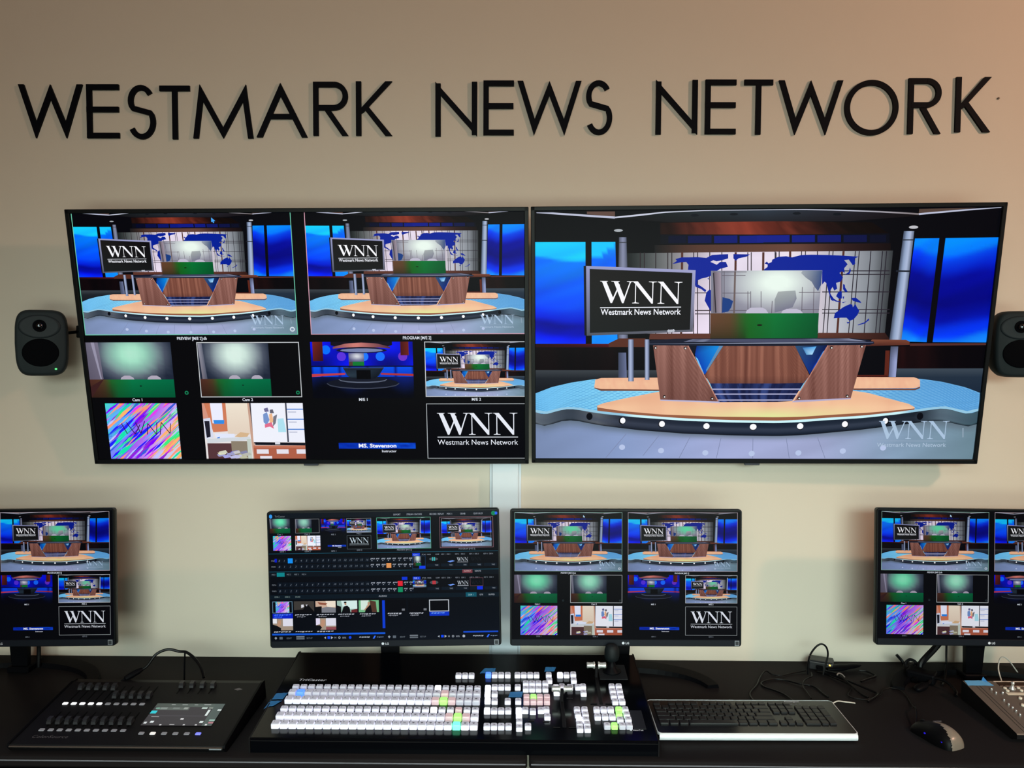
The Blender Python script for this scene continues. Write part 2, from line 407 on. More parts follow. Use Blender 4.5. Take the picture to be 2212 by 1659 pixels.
def studio(p, lod=0, mark=True, vlm=True, glow=(236, 250, 240)):
    q = 1.0 if lod == 0 else (0.45 if lod == 1 else 0.2)
    n = lambda k: max(2, int(k * q))
    p.rect(0, 0, 1, 1, (4, 4, 9))
    # ceiling disc, light ring
    p.strip(ka((802, 160), (1000, 142), (1250, 120), (1600, 108), (2212, 100)) + kb((300, 100), (600, 105), (1000, 120), (1300, 140)), ka((802, 165), (1350, 205), (1380, 198)) + kb((700, 195), (1300, 150)), n(26), 3,
            lambda s, t: mixc(ramp([(0, (8, 10, 12)), (0.25, (30, 38, 42)), (0.5, (44, 54, 66)), (0.8, (32, 30, 38)), (1, (14, 9, 9))], s), (18, 14, 18), t * 0.6))
    p.poly(ka((560, 106), (805, 106), (805, 150), (560, 130)), (96, 72, 64)); p.poly(kb((1305, 92), (1800, 82), (1300, 130)), (84, 66, 58))
    wl = (188, 192, 214)
    p.poly(ka((118, 113), (260, 113), (805, 150), (803, 168), (600, 154), (120, 118)), wl)
    p.poly(kb((1300, 128), (1700, 95), (2010, 78), (2000, 84), (1700, 108), (1302, 143)), wl)
    p.strip(ka((805, 152), (1000, 132), (1250, 108), (1600, 96), (2212, 92)) + kb((300, 90), (600, 95), (1000, 110), (1300, 128)), ka((805, 165), (1000, 148), (1250, 118), (1600, 103), (2212, 98)) + kb((300, 97), (600, 104), (1000, 122), (1300, 142)), n(24), 1, lambda s, t: mixc((200, 204, 222), (130, 120, 122), max(0, s - 0.75) * 4))
    # wood header
    sh = lambda s: max(0.12, 1 - 2.3 * abs(s - 0.40) ** 1.2)
    w1 = wood((84, 26, 16), (150, 60, 42), 22, 1)
    p.strip(ka((1200, 205), (2212, 195)) + kb((900, 205)), ka((1200, 305), (2212, 310)) + kb((1040, 300)), n(60), 2, lambda s, t: tuple(v * sh(s) for v in w1(s, t)))
    p.poly(ka((1200, 310), (2212, 310)) + kb((1050, 300), (1050, 388)) + ka((1200, 390)), (6, 8, 20))
    for x0, x1, k in ((1270, 1425, .3), (1440, 1645, .55), (1668, 1870, .85), (1890, 2095, 1)): p.poly(ka((x0, 320), (x1, 316), (x1, 380), (x0, 382)), (8 * k, 24 * k, 128 * k))
    for x0, x1, k in ((-92, 190, 1), (210, 408, .95), (430, 632, .75), (655, 855, .45), (880, 1020, .2)): p.poly(kb((x0, 316), (x1, 314), (x1, 374), (x0, 376)), (8 * k + 6, 18 * k + 8, 124 * k + 10))
    p.strip(ka((1150, 398), (2212, 393)) + kb((1060, 385)), ka((1150, 470), (2212, 460)) + kb((1060, 452)), n(16), 1, lambda s, t: ramp([(0, (22, 22, 24)), (0.15, (80, 52, 42)), (0.6, (104, 68, 56)), (0.8, (48, 26, 24)), (1, (18, 9, 10))], s))
    # lit map wall
    def panel(s, t):
        c = ramp([(0, (18, 22, 24)), (0.07, (62, 68, 68)), (0.16, (118, 120, 122)), (0.27, (190, 180, 190)), (0.36, (232, 222, 240)), (0.48, (236, 224, 242)), (0.62, (240, 228, 240)), (0.72, (214, 202, 214)), (0.82, (186, 190, 200)), (0.93, (142, 148, 156)), (1, (62, 66, 70))], s)
        if s < 0.42: c = mixc(c, (240, 226, 246), max(0, t - 0.2) * 1.3 * min(1, s * 5))
        k = 1 - 0.16 * max(0, s - 0.7) * 3 * (1 - t) - 0.08 * vn(s * 30, 4) * vn(t * 12, 5)
        return tuple(v * k for v in c)
    p.strip(ka((880, 468), (2212, 458)) + kb((1080, 448)), ka((900, 1165), (2212, 1165)) + kb((1010, 1155)), n(44), n(14), panel)
    if lod < 2:
        g1, g2, lw = (44, 34, 40), (84, 46, 38), (0.0020 if lod == 0 else 0.0026)
        for x in (1025, 1060, 1160, 1265, 1300, 1490, 1525, 1630, 1735, 1960, 1990, 2205): p.line(ka((x, 462), (x - 2, 1165)), lw, g1)
        for x in (1390, 1855, 2095): p.line(ka((x, 462), (x - 10, 1165)), lw * 2.4, g2)
        for x, x2 in ((65, 62), (100, 98), (293, 275), (327, 305), (430, 432), (532, 478), (565, 512), (757, 698), (790, 732), (890, 832), (990, 930), (1025, 962)): p.line(kb((x, 452), (x2, 1155)), lw, (38, 34, 44))
        for x, x2 in ((195, 190), (655, 600)): p.line(kb((x, 452), (x2, 1155)), lw * 2.4, g2)
        for y in (622, 653, 803, 955, 985):
            p.line(kb((470, y), (1050, y)), lw, (42, 36, 46)); p.line(ka((1500, y + 10), (1645, y + 10)), lw, (58, 46, 52))
    for c in CONT: p.poly(c, NAVY)
    # camera feed keyed over the map
    def feed(s, t):
        d = math.hypot((s - 0.60) / 0.42, (t - 0.28) / 0.62)
        c = mixc(glow, (156, 156, 170), min(1, max(0, d - 0.25) * 1.15)); c = mixc(c, (96, 98, 116), max(0, d - 0.95) * 1.0)
        e = max(0, t - 0.7) * 1.2
        return mixc(c, (150, 146, 162), e)
    p.strip(ka((1640, 622), (2212, 620)) + kb((472, 617)), ka((1640, 990), (2212, 990)) + kb((440, 985)), n(26), n(14), feed)
    if lod < 2:
        gm = (98, 90, 102)
        for x in (1735, 1755, 1960, 1985, 2075): p.line(ka((x, 625 if x < 1900 else 800), (x, 988)), 0.0014, gm)
        p.line(ka((1850, 625), (1840, 988)), 0.004, (108, 92, 90)); p.line(ka((1735, 632), (1950, 632)), 0.0014, gm); p.line(ka((1735, 662), (1940, 662)), 0.0014, gm); p.line(ka((1740, 815), (1980, 815)), 0.0014, gm)
        p.line(ka((1740, 965), (1960, 965)), 0.0014, gm)
        for x in (40, 300, 400): p.line(kb((x, 760 if x > 100 else 880), (x - 6, 985)), 0.0014, gm)
        p.line(kb((270, 806), (455, 806)), 0.0014, gm); p.line(kb((290, 955), (445, 955)), 0.0014, gm)
        p.strip(ka((1660, 625), (1725, 640)), ka((1660, 985), (1730, 985)), 3, 1, lambda s, t: mixc((104, 94, 106), (160, 146, 160), s))
        p.line(ka((1662, 640), (1682, 985)), 0.0025, (40, 34, 44))
    p.poly(ka((1740, 850), (1800, 865), (1832, 885), (1815, 940), (1790, 975), (1735, 985)), (24, 60, 128))
    p.poly(kb((300, 622), (470, 619), (462, 740), (435, 795), (405, 760), (380, 715), (330, 680), (290, 640)), [(150, 160, 172), (58, 84, 132), (48, 72, 130), (70, 84, 128), (84, 96, 132), (110, 120, 142), (140, 150, 160), (160, 168, 176)])
    p.poly(kb((90, 800), (240, 790), (250, 860), (215, 935), (120, 965), (60, 980), (60, 870)), [(170, 176, 176), (160, 168, 170), (128, 130, 146), (120, 120, 140), (112, 112, 132), (118, 118, 138), (150, 156, 160)])
    ch = (192, 188, 208)
    p.poly(ka((1940, 990), (1950, 965), (1985, 942), (2080, 940), (2115, 955), (2138, 990)), ch)
    p.poly(kb((115, 990), (128, 965), (165, 948), (250, 948), (290, 965), (305, 988)), ch)
    p.strip(ka((1635, 990), (2212, 990)) + kb((442, 985)), ka((1633, 1212), (2212, 1215)) + kb((430, 1200)), n(22), 3,
            lambda s, t: mixc(ramp([(0, (100, 64, 46)), (0.20, (92, 66, 40)), (0.34, (20, 104, 30)), (0.6, (2, 116, 52)), (1, (0, 88, 44))], s), (20, 30, 10), t * t * 0.55 if s < 0.35 else t * 0.16))
    p.ell(*ka((2062, 1092))[0], 0.006, 0.004, (16, 30, 8))
    # wood trim under the map, ledge, low walls
    p.poly(ka((1108, 1168), (1633, 1165), (1633, 1215), (1100, 1215)), (92, 52, 42))
    p.poly(kb((435, 1155), (1012, 1155), (1055, 1215), (430, 1205)), [(98, 56, 46), (50, 26, 22), (40, 20, 18), (88, 50, 40)])
    cy, bl, db = (18, 200, 255), (0, 84, 250), (0, 6, 150)
    L = [(0, cy), (0.14, (16, 190, 255)), (0.17, (0, 112, 255)), (0.30, (0, 104, 250)), (0.62, (0, 70, 250)), (0.74, (0, 30, 220)), (0.80, db), (0.88, (0, 10, 180)), (0.93, (0, 24, 250)), (1, (0, 60, 255))]
    p.strip(ka((0, 370), (547, 370)), ka((0, 1255), (547, 1255)), n(16), n(40), bluewave(L, 2))
    p.strip(ka((600, 370), (808, 370)), ka((600, 1255), (826, 1255)), n(10), n(24), lambda s, t: (20, 200, 255) if (t < 0.14 - 0.12 * max(0, s - 0.4) * 1.6) else bluewave([(0, (10, 140, 255)), (.2, (0, 100, 250)), (.85, (0, 90, 255)), (0.95, (10, 150, 255)), (1, (10, 140, 255))], 6)(s, t))
    Rr = [(0, (0, 140, 255)), (0.10, (0, 130, 255)), (0.16, (0, 70, 250)), (0.26, (0, 40, 220)), (0.36, (0, 6, 150)), (0.60, (0, 2, 122)), (0.75, (0, 14, 170)), (0.82, (0, 44, 225)), (0.9, (0, 60, 250)), (0.96, (10, 130, 255)), (1, (20, 140, 255))]
    p.strip(kb((1268, 345), (1477, 342)), kb((1150, 1228), (1368, 1235)), n(8), n(34), bluewave(Rr, 8))
    p.strip(kb((1530, 342), (2120, 335)), kb((1420, 1235), (2000, 1238)), n(16), n(40), bluewave(Rr, 11, 0.05))
    p.poly(ka((0, 1258), (760, 1255), (760, 1285), (0, 1285)), [(30, 6, 10), (92, 18, 28), (60, 14, 20), (30, 8, 10)])
    p.poly(kb((1225, 1245), (2000, 1242), (2000, 1258), (1225, 1268)), (84, 44, 40))
    lw1 = wood((8, 2, 4), (50, 12, 12), 9, 5)
    p.strip(kc((0, 205), (830, 205)), kc((0, 398), (830, 398)), n(14), 1, lambda s, t: mixc(lw1(s, t), (4, 2, 5), 0.75))
    p.strip(kd((1125, 190), (2000, 182)), kd((1120, 380), (2000, 378)), n(24), 1, lambda s, t: mixc(lw1(s, t), (3, 1, 4), min(1, 0.1 + s * 1.3)))
    p.poly(kd((1015, 225), (1052, 225), (1040, 450), (1005, 450)), (92, 36, 24)); p.poly(kd((770, 435), (1030, 435), (1030, 450), (765, 450)), (80, 28, 20))
    p.strip(kc((0, 398), (1190, 398)), kc((0, 620), (1190, 600)), n(10), 3, lambda s, t: ramp([(0, (58, 64, 70)), (0.3, (30, 35, 42)), (1, (16, 19, 26))], t))
    p.strip(kd((1115, 380), (2000, 378)), kd((1100, 600), (2000, 600)), n(10), 3, lambda s, t: ramp([(0, (60, 72, 84)), (0.3, (34, 48, 64)), (1, (24, 38, 56))], t))
    # columns
    cs = lambda s, t: ramp([(0, (70, 74, 92)), (0.3, (120, 126, 150)), (0.6, (140, 146, 176)), (1, (74, 80, 98))], s)
    p.strip(ka((840, 330), (905, 330)), ka((835, 590), (912, 590)), 4, 1, cs); p.strip(ka((828, 1175), (915, 1175)), ka((828, 1230), (915, 1230)), 4, 1, cs)
    p.strip(kc((832, 245), (900, 245)), kc((832, 462), (905, 462)), 4, 1, lambda s, t: mixc((62, 70, 92), (104, 114, 150), s))
    cr = lambda s, t: ramp([(0, (66, 76, 96)), (0.35, (146, 164, 196)), (0.65, (176, 190, 220)), (1, (96, 108, 132))], s)
    p.strip(kb((1172, 282), (1262, 282)), kb((1048, 1215), (1152, 1215)), 6, 2, cr); p.strip(kd((1060, 190), (1125, 190)), kd((1042, 452), (1105, 452)), 4, 2, lambda s, t: mixc(mixc((90, 98, 130), (150, 160, 204), s * 1.4), (60, 66, 84), 0.7 if t < 0.2 else 0))
    if lod < 2:
        p.line(kb((1165, 357), (1258, 357)), 0.0025, (36, 40, 50)); p.line(kb((1105, 624), (1225, 626)), 0.0035, (30, 34, 44)); p.line(ka((838, 375), (906, 375)), 0.002, (60, 62, 70))
        p.ell(*kb((1256, 248))[0], 0.010, 0.006, (190, 190, 196)); p.ell(*ka((835, 271))[0], 0.010, 0.005, (170, 176, 182))
        for q_ in ka((1840, 132), (1500, 142)) + kb((252, 127), (600, 134)): p.ell(*q_, 0.009, 0.005, (16, 20, 28))
    p.poly(ka((748, 1250), (838, 1208), (1070, 1208), (1070, 1282), (748, 1282)), (88, 46, 34))
    p.poly(kb((900, 1212), (1190, 1215), (1222, 1230), (1222, 1258), (840, 1270)), [(130, 76, 56), (120, 66, 48), (110, 60, 44), (96, 48, 36), (70, 34, 28)])
    # turquoise deck
    deck_top = kc((107, 600), (250, 545), (420, 506), (620, 476), (1180, 470)) + kd((700, 460), (1320, 468), (1500, 493), (1700, 540), (1825, 588))
    def deck(s, t):
        c = mixc((110, 190, 240), (150, 226, 248), min(1, s * 3)) if s < 0.5 else mixc((150, 226, 248), (104, 172, 226), min(1, (s - 0.5) * 2.6))
        k = 0.95 + 0.08 * vn(s * 40 + t * 9, 2)
        return tuple(min(255, v * k) for v in c)
    p.strip(deck_top, [(x, y) for x, y in TOPF], n(110), n(26), deck)
    if lod == 0:
        rnd = random.Random(4); hs = []
        def deckp(s_, t_):
            x = deck_top[0][0] + s_ * (deck_top[-1][0] - deck_top[0][0])
            def yy(pl):
                for a_, b_ in zip(pl, pl[1:]):
                    if x <= b_[0] + 1e-9: return a_[1] + (b_[1] - a_[1]) * ((x - a_[0]) / max(1e-9, b_[0] - a_[0]))
                return pl[-1][1]
            y0_, y1_ = yy(deck_top), yy(TOPF); return (x, y0_ + (y1_ - y0_) * t_)
        for i in range(22):
            for j in range(70):
                s_ = (j + (i % 2) * .5) / 70; t_ = (i + .5) / 22
                if 0.30 < s_ < 0.72 and t_ < 0.75: continue
                a_, b_ = deckp(s_, t_), deckp(min(1, s_ + 0.0085), t_); w_ = 0.0028
                c_ = (96, 172, 222) if s_ < 0.5 else (86, 156, 214)
                hs.append([((a_[0], a_[1]), c_), ((b_[0], b_[1] + (0 if s_ < .5 else .003)), c_), ((b_[0] - .003, b_[1] + w_ + (0 if s_ < .5 else .003)), c_), ((a_[0] - .003, a_[1] + w_), c_)])
        p.faces(hs)
    # wooden platforms
    pk = lambda s, t: mixc((232, 170, 140), (244, 196, 158), vn(s * 30 + t * 2, 6) * 0.6 + vn(t * 9, 7) * 0.4)
    p.poly(kc((640, 520), (620, 555), (680, 578), (1187, 578), (1187, 560)), (112, 72, 58)); p.strip(kc((630, 480), (680, 466), (1178, 462)), kc((620, 548), (680, 562), (1187, 566)), n(20), 2, pk)
    p.poly(kd((740, 552), (1270, 552), (1312, 535), (1312, 548), (1270, 566), (738, 566)), (112, 72, 58)); p.strip(kd((765, 453), (1270, 455), (1312, 478)), kd((738, 552), (1270, 548), (1312, 535)), n(20), 2, pk)
    ftop = kc((645, 706), (700, 685), (900, 640), (1190, 583), (1300, 575)) + kd((735, 572), (860, 588), (1050, 640), (1255, 694), (1266, 712))
    fbot = kc((648, 722), (850, 752), (1200, 782), (1700, 800), (2212, 804)) + kd((300, 796), (600, 776), (900, 758), (1200, 730), (1266, 722))
    p.strip([(x, y + 0.002) for x, y in ftop], [(x, y + 0.022) for x, y in fbot], 20, 1, lambda s, t: (150, 92, 66))
    def fp(s, t):
        c = mixc((238, 186, 150), (246, 200, 160), vn(s * 26, 3)); y = max(0, 1 - abs(s - 0.55) * 3.0) * max(0, t - 0.55) * 2.2
        r = max(0, 0.5 - abs(t - 0.2)) * (1 if s < 0.32 or s > 0.72 else 0) * 0.5
        return mixc(mixc(c, (226, 238, 160), y), (214, 140, 110), r)
    p.strip(ftop, fbot, n(50), n(12), fp)
    p.strip([(x, y - 0.010) for x, y in TOPF], [(x, y + 0.001) for x, y in TOPF], n(40), 1, lambda s, t: (206, 246, 252) if 0.2 < s < 0.85 else (150, 200, 226))
    # dark rim with its lights, floor
    def rim(s, t):
        c = ramp([(0, (96, 106, 116)), (0.08, (50, 60, 72)), (0.14, (92, 98, 106)), (0.2, (36, 42, 56)), (0.5, (24, 34, 52)), (0.78, (28, 38, 52)), (0.86, (26, 34, 44)), (0.92, (88, 108, 122)), (1, (58, 84, 96))], s)
        return mixc(c, (66, 74, 92), 0.7 * max(0, 1 - abs(t - 0.55) * 3.5) * (1 if 0.1 < s < 0.8 else 0.3)) if t < 0.9 else (12, 16, 24)
    p.strip(TOPF, BOTF, n(70), 6 if lod < 2 else 2, rim)
    def floor_(s, t):
        c = ramp([(0, (122, 140, 178)), (0.2, (140, 160, 204)), (0.45, (164, 172, 214)), (0.65, (160, 168, 206)), (0.82, (134, 158, 184)), (1, (108, 136, 150))], s)
        c = mixc((92, 106, 118), c, min(1, 0.25 + t * 3.2)); k = 1.04 - 0.08 * vn(s * 16 + t * 3, 8)
        return tuple(min(255, v * k) for v in c)
    p.strip(BOTF, kc((107, 1166), (2212, 1166)) + kd((1760, 1166)), n(50), n(10), floor_)
    if lod < 2:
        fl = (124, 134, 168)
        for a_, b_ in (((900, 950), (720, 1160)), ((1185, 965), (1045, 1140)), ((1460, 970), (1360, 1160)), ((1725, 985), (1685, 1160)), ((2003, 985), (2000, 1160))): p.line(kc(a_, b_), 0.0012, fl)
        for a_, b_ in (((160, 980), (185, 1155)), ((430, 975), (495, 1155))): p.line(kd(a_, b_), 0.0012, fl)
    rr = 0.0078
    dots = [(kc((578, 800))[0], 0, .55), (kc((862, 838))[0], 1, -.2), (kc((1207, 867))[0], 1, -.12), (kc((1597, 885))[0], 1, -.06), (kc((2005, 890))[0], 1, 0),
            (kd((282, 880))[0], 1, .05), (kd((670, 862))[0], 1, .12), (kd((1022, 833))[0], 1, .22), (kd((1312, 790))[0], 0, .5)]
    for (x, y), on, o in dots:
        p.ell(x, y, rr * 0.92, rr * 1.78 * 1.1, (6, 8, 16))
        if on:
            p.ell(x - o * rr * 1.2, y - 0.001, rr * (0.98 - abs(o)), rr * 1.6, (252, 252, 255)); p.ell(x - o * rr, y + 0.112, rr * 0.9, rr * 1.5, (184, 198, 232))
    # the news desk
    wd = wood((122, 76, 66), (182, 130, 118), 24, 12, 2.2); wc = wood((108, 60, 48), (168, 110, 90), 38, 21, 2.2)
    dk = lambda f, a, b: (lambda s, t: mixc(f(s, t), (70, 40, 36), a * t + b * (1 - t) * 0.3))
    p.strip(kc((1135, 182), (1440, 182)), kc((1198, 655), (1702, 668)), n(60), n(10), dk(lambda s, t: wd((63 * t + s * (305 + 199 * t)) / 500, t), .45, .5))
    p.strip(kd((515, 180), (848, 176)), kd((232, 660), (716, 636)), n(60), n(10), dk(lambda s, t: wd((63 + 220 - 283 * t + s * (333 + 151 * t)) / 500, t), .3, .5))
    p.strip(kc((1745, 188), (2212, 188)) + kd((236, 186)), kc((1585, 440), (2212, 440)) + kd((362, 440)), n(100), n(8), dk(lambda s, t: wc((160 - 160 * t + s * (626 + 284 * t)) / 910, t), .2, .4))
    p.strip(kc((1585, 440), (2212, 440)) + kd((362, 440)), kc((1630, 512), (2212, 515)) + kd((312, 508)), n(100), 3, dk(lambda s, t: wc((45 * t + s * (910 - 95 * t)) / 910, 1), .5, .65))
    p.poly(kc((1440, 185), (1530, 185), (1500, 270)), (10, 14, 30)); p.poly(kc((1500, 262), (1515, 186), (1745, 186), (1585, 436)), [(0, 60, 170), (0, 40, 120), (10, 150, 235), (0, 70, 190)])
    p.poly(kc((1500, 275), (1525, 300), (1580, 432), (1560, 410)), (120, 200, 250)); p.poly(kc((1712, 186), (1745, 186), (1602, 410), (1596, 395)), (96, 140, 180))
    p.poly(kd((236, 186), (520, 180), (362, 428)), [(44, 80, 120), (0, 16, 70), (2, 40, 130)]); p.poly(kd((300, 200), (420, 190), (385, 260), (335, 262)), [(40, 110, 180), (80, 170, 240), (170, 220, 250), (90, 160, 210)])
    p.poly(kd((380, 400), (480, 230), (500, 225), (470, 270), (405, 350)), [(0, 90, 220), (80, 170, 250), (10, 60, 160), (0, 90, 220), (0, 60, 190)])
    p.strip(kc((1630, 512), (2212, 512)) + kd((312, 505)), kc((1700, 675), (2212, 672)) + kd((212, 660)), n(60), 3, lambda s, t: mixc((16, 22, 60), (62, 84, 150), vn(s * 34 + 0.8 * sin(t * 3), 14) ** 2 * (1 if s < 0.7 else 0.4)))
    for y, a_, b_ in ((562, 1650, 280), (605, 1672, 252), (656, 1700, 215)): p.line(kc((a_, y)) + kd((b_, y - 4)), 0.0030 if lod == 0 else 0.004, (168, 168, 204))
    p.poly(kc((1195, 652), (1712, 668), (1716, 682), (1197, 662)), (186, 182, 214)); p.poly(kd((205, 672), (228, 656), (716, 634), (716, 644), (250, 672)), (180, 172, 204))
    if lod == 0:
        p.line(kc((1440, 186), (1700, 665)), 0.0022, (190, 130, 112)); p.line(kd((520, 182), (232, 660)), 0.0022, (186, 128, 112))
        for x, y in kc((1155, 202), (1415, 206), (1232, 627), (1648, 642)) + kd((550, 200), (810, 190), (685, 618), (270, 636)):
            p.ell(x, y, 0.0036, 0.0062, (20, 12, 14)); p.ell(x + 0.0006, y + 0.001, 0.0019, 0.0034, (226, 220, 216))
    p.poly(kc((1060, 165), (1120, 138), (1330, 124), (2212, 120)) + kd((0, 120), (700, 118), (840, 130), (915, 148), (918, 166), (880, 176), (0, 186)) + kc((2212, 187), (1700, 187), (1065, 180)), (22, 26, 44))
    p.strip(kc((1480, 128), (2212, 126)) + kd((700, 122)), kc((1400, 152), (2212, 156)) + kd((850, 145)), n(40), 1, lambda s, t: mixc((58, 62, 88), (140, 146, 172), vn(s * 22, 17) if (s < 0.12 or s > 0.72) else 0.15))
    p.strip(kc((1070, 166), (2212, 158)) + kd((910, 152)), kc((1070, 172), (2212, 165)) + kd((910, 158)), 12, 1, lambda s, t: ramp([(0, (50, 60, 80)), (0.4, (150, 158, 184)), (0.7, (180, 186, 206)), (1, (70, 80, 110))], s))
    # sign on its stand
    for x0, x1, y1 in ((918, 966, 495), (1062, 1103, 482)): p.strip(kc((x0, 130), (x1, 130)), kc((x0, y1), (x1, y1)), 4, 1, lambda s, t: ramp([(0, (80, 90, 116)), (0.35, (190, 202, 232)), (0.6, (150, 164, 200)), (1, (66, 76, 100))], s))
    p.poly(ka((545, 577), (1507, 616), (1482, 1150), (552, 1184)), [(150, 154, 196), (160, 162, 204), (96, 98, 110), (80, 84, 94)])
    p.poly(ka((530, 577), (552, 577), (556, 1184), (536, 1182)), (18, 20, 30))
    p.poly(ka((583, 604), (1478, 640), (1456, 1132), (583, 1160)), [(26, 24, 24), (10, 9, 12), (20, 20, 22), (26, 30, 30)])
    (x0, y0), (x1, y1) = ka((675, 708), (1385, 915)); sk = (ka((1385, 724))[0][1] - ka((675, 708))[0][1])
    p.wnn(x0, y0, x1, y1 - sk, (250, 250, 255), skew=sk * 0.7)
    p.poly(ka((673, 937), (1379, 932), (1379, 940), (673, 946)), (225, 228, 236))
    (x0, y0), (x1, y1) = ka((678, 1002), (1377, 1000))
    if lod < 2: p.text('Westmark News Network', x0, y0, 0.0225, (240, 242, 250), fitw=x1 - x0, bold=0.015)
    else: p.rect(x0, y0 - 0.03, x1, y0 - 0.008, (120, 122, 130))
    if lod < 1:
        for x, y in ka((1272, 1142), (1292, 1142), (1312, 1140)): p.ell(x, y, 0.0032, 0.0055, (190, 194, 206))
    if mark:
        (x0, y0), (x1, y1) = kd((960, 832), (1550, 985)); wc_ = (172, 196, 222)
        p.wnn(x0, y0, x1, y1, wc_)
        if lod < 2:
            p.poly(kd((943, 1000), (1533, 1000), (1533, 1005), (943, 1005)), (146, 166, 190)); (x0, y0), (x1, y1) = kd((940, 1053), (1533, 1053))
            p.text('Westmark News Network', x0, y0, 0.0165, (176, 196, 218), fitw=x1 - x0)
        if lod == 0: p.line(kd((1680, 890), (1680, 970)), 0.003, (140, 160, 178))

def gradewall(p, k, n, m, full=False, glow=(176, 232, 200)):
    """camera view of the small studio: grey wall with a glow, two chairs, table"""
    def w(s, t):
        d = math.hypot((s - 0.52) / 0.36, (t - 0.30) / 0.62)
        return mixc(mixc(mixc(glow, (240, 250, 244), 0.35 * max(0, 1 - d * 1.6)), (112, 120, 134), (d - 0.35) * 1.4), (30, 38, 56), max(0, d - 0.85) * 1.7)
    p.grid(0, 0, 1, 0.68, n, m, w)
    if full:
        p.poly([(0, 0), (0.145, 0), (0.165, 0.66), (0, 0.80)], [(104, 100, 118), (120, 116, 136), (104, 98, 116), (86, 80, 98)]); p.poly([(0.06, 0), (0.10, 0), (0.145, 0.66), (0.13, 0.66)], (150, 146, 168))
    else: p.poly([(0, 0), (0.06, 0), (0.10, 0.67), (0.03, 0.67)], [(150, 150, 164), (96, 100, 116), (70, 76, 96), (118, 112, 124)])
    for x in (0.36, 0.68) if full else (0.40, 0.72):
        p.poly([(x, 0.69), (x + 0.02, 0.63), (x + 0.06, 0.60), (x + 0.12, 0.60), (x + 0.16, 0.635), (x + 0.18, 0.69)], (174, 166, 184))
    p.grid(0, 0.67, 1, 1, n, 3, lambda s, t: mixc(ramp([(0, (76, 42, 34)), (0.15, (84, 52, 34)), (0.26, (26, 100, 40)), (0.5, (4, 118, 70)), (1, (0, 104, 66))], s), (30, 20, 14) if s < 0.3 else (0, 70, 40), t * 0.6))
    if full: p.poly([(0, 0.80), (0.165, 0.66), (0.165, 0.67), (0.0, 1.0)], (58, 30, 30))
    p.ell(0.60, 0.79, 0.014, 0.012, (6, 40, 30))
def scribble(p, n):
    def bg(s, t): return ramp([(0, (70, 220, 210)), (0.3, (120, 130, 255)), (0.5, (170, 90, 240)), (0.75, (220, 190, 240)), (1, (190, 220, 230))], s * 0.7 + t * 0.3)
    base = p.grid(0, 0, 1, 1, 8, 6, bg)
    rnd = random.Random(5); cols = [(20, 230, 170), (30, 30, 255), (130, 0, 255), (255, 150, 120), (255, 180, 110), (90, 180, 255), (230, 60, 240), (60, 240, 120), (150, 40, 210), (190, 200, 255), (60, 90, 220)]
    for i in range(n):
        x, y = rnd.uniform(-0.25, 1.05), rnd.uniform(-0.05, 1.25); l = rnd.uniform(0.22, 0.62); w = rnd.uniform(0.008, 0.019) * (2 if n < 60 else 1)
        c = cols[(rnd.randrange(len(cols)) if rnd.random() < 0.5 else (0 if y < 0.2 else rnd.choice((3, 4, 7, 9)) if x > 0.55 else rnd.choice((0, 5, 1)) if x < 0.2 else rnd.choice((1, 2, 3, 8))))]
        a = 0.80; dx, dy = l * cos(a), -l * sin(a) * 1.05
        p.poly([(x, y), (x + dx * .5 - w * .8, y + dy * .5 - w), (x + dx, y + dy), (x + dx * .5 + w * .8, y + dy * .5 + w * 1.2)], c, lay=base + 1 + i % 12)
    for j in range(int(p.T[1] * p.GY), min(p.GY, int((p.T[1] + p.T[3]) * p.GY) + 1)):
        for i in range(int(p.T[0] * p.GX), min(p.GX, int((p.T[0] + p.T[2]) * p.GX) + 1)): p.occ[j][i] = max(p.occ[j][i], base + 14)
    ink = (44, 20, 60)
    for st in ([(0.20, 0.36), (0.27, 0.55)], [(0.27, 0.34), (0.38, 0.55), (0.46, 0.38)], [(0.40, 0.34), (0.46, 0.54), (0.53, 0.32)], [(0.55, 0.56), (0.57, 0.36), (0.68, 0.56), (0.70, 0.34)], [(0.73, 0.56), (0.76, 0.34), (0.87, 0.54), (0.89, 0.36)]):
        p.line(st, 0.011, ink)
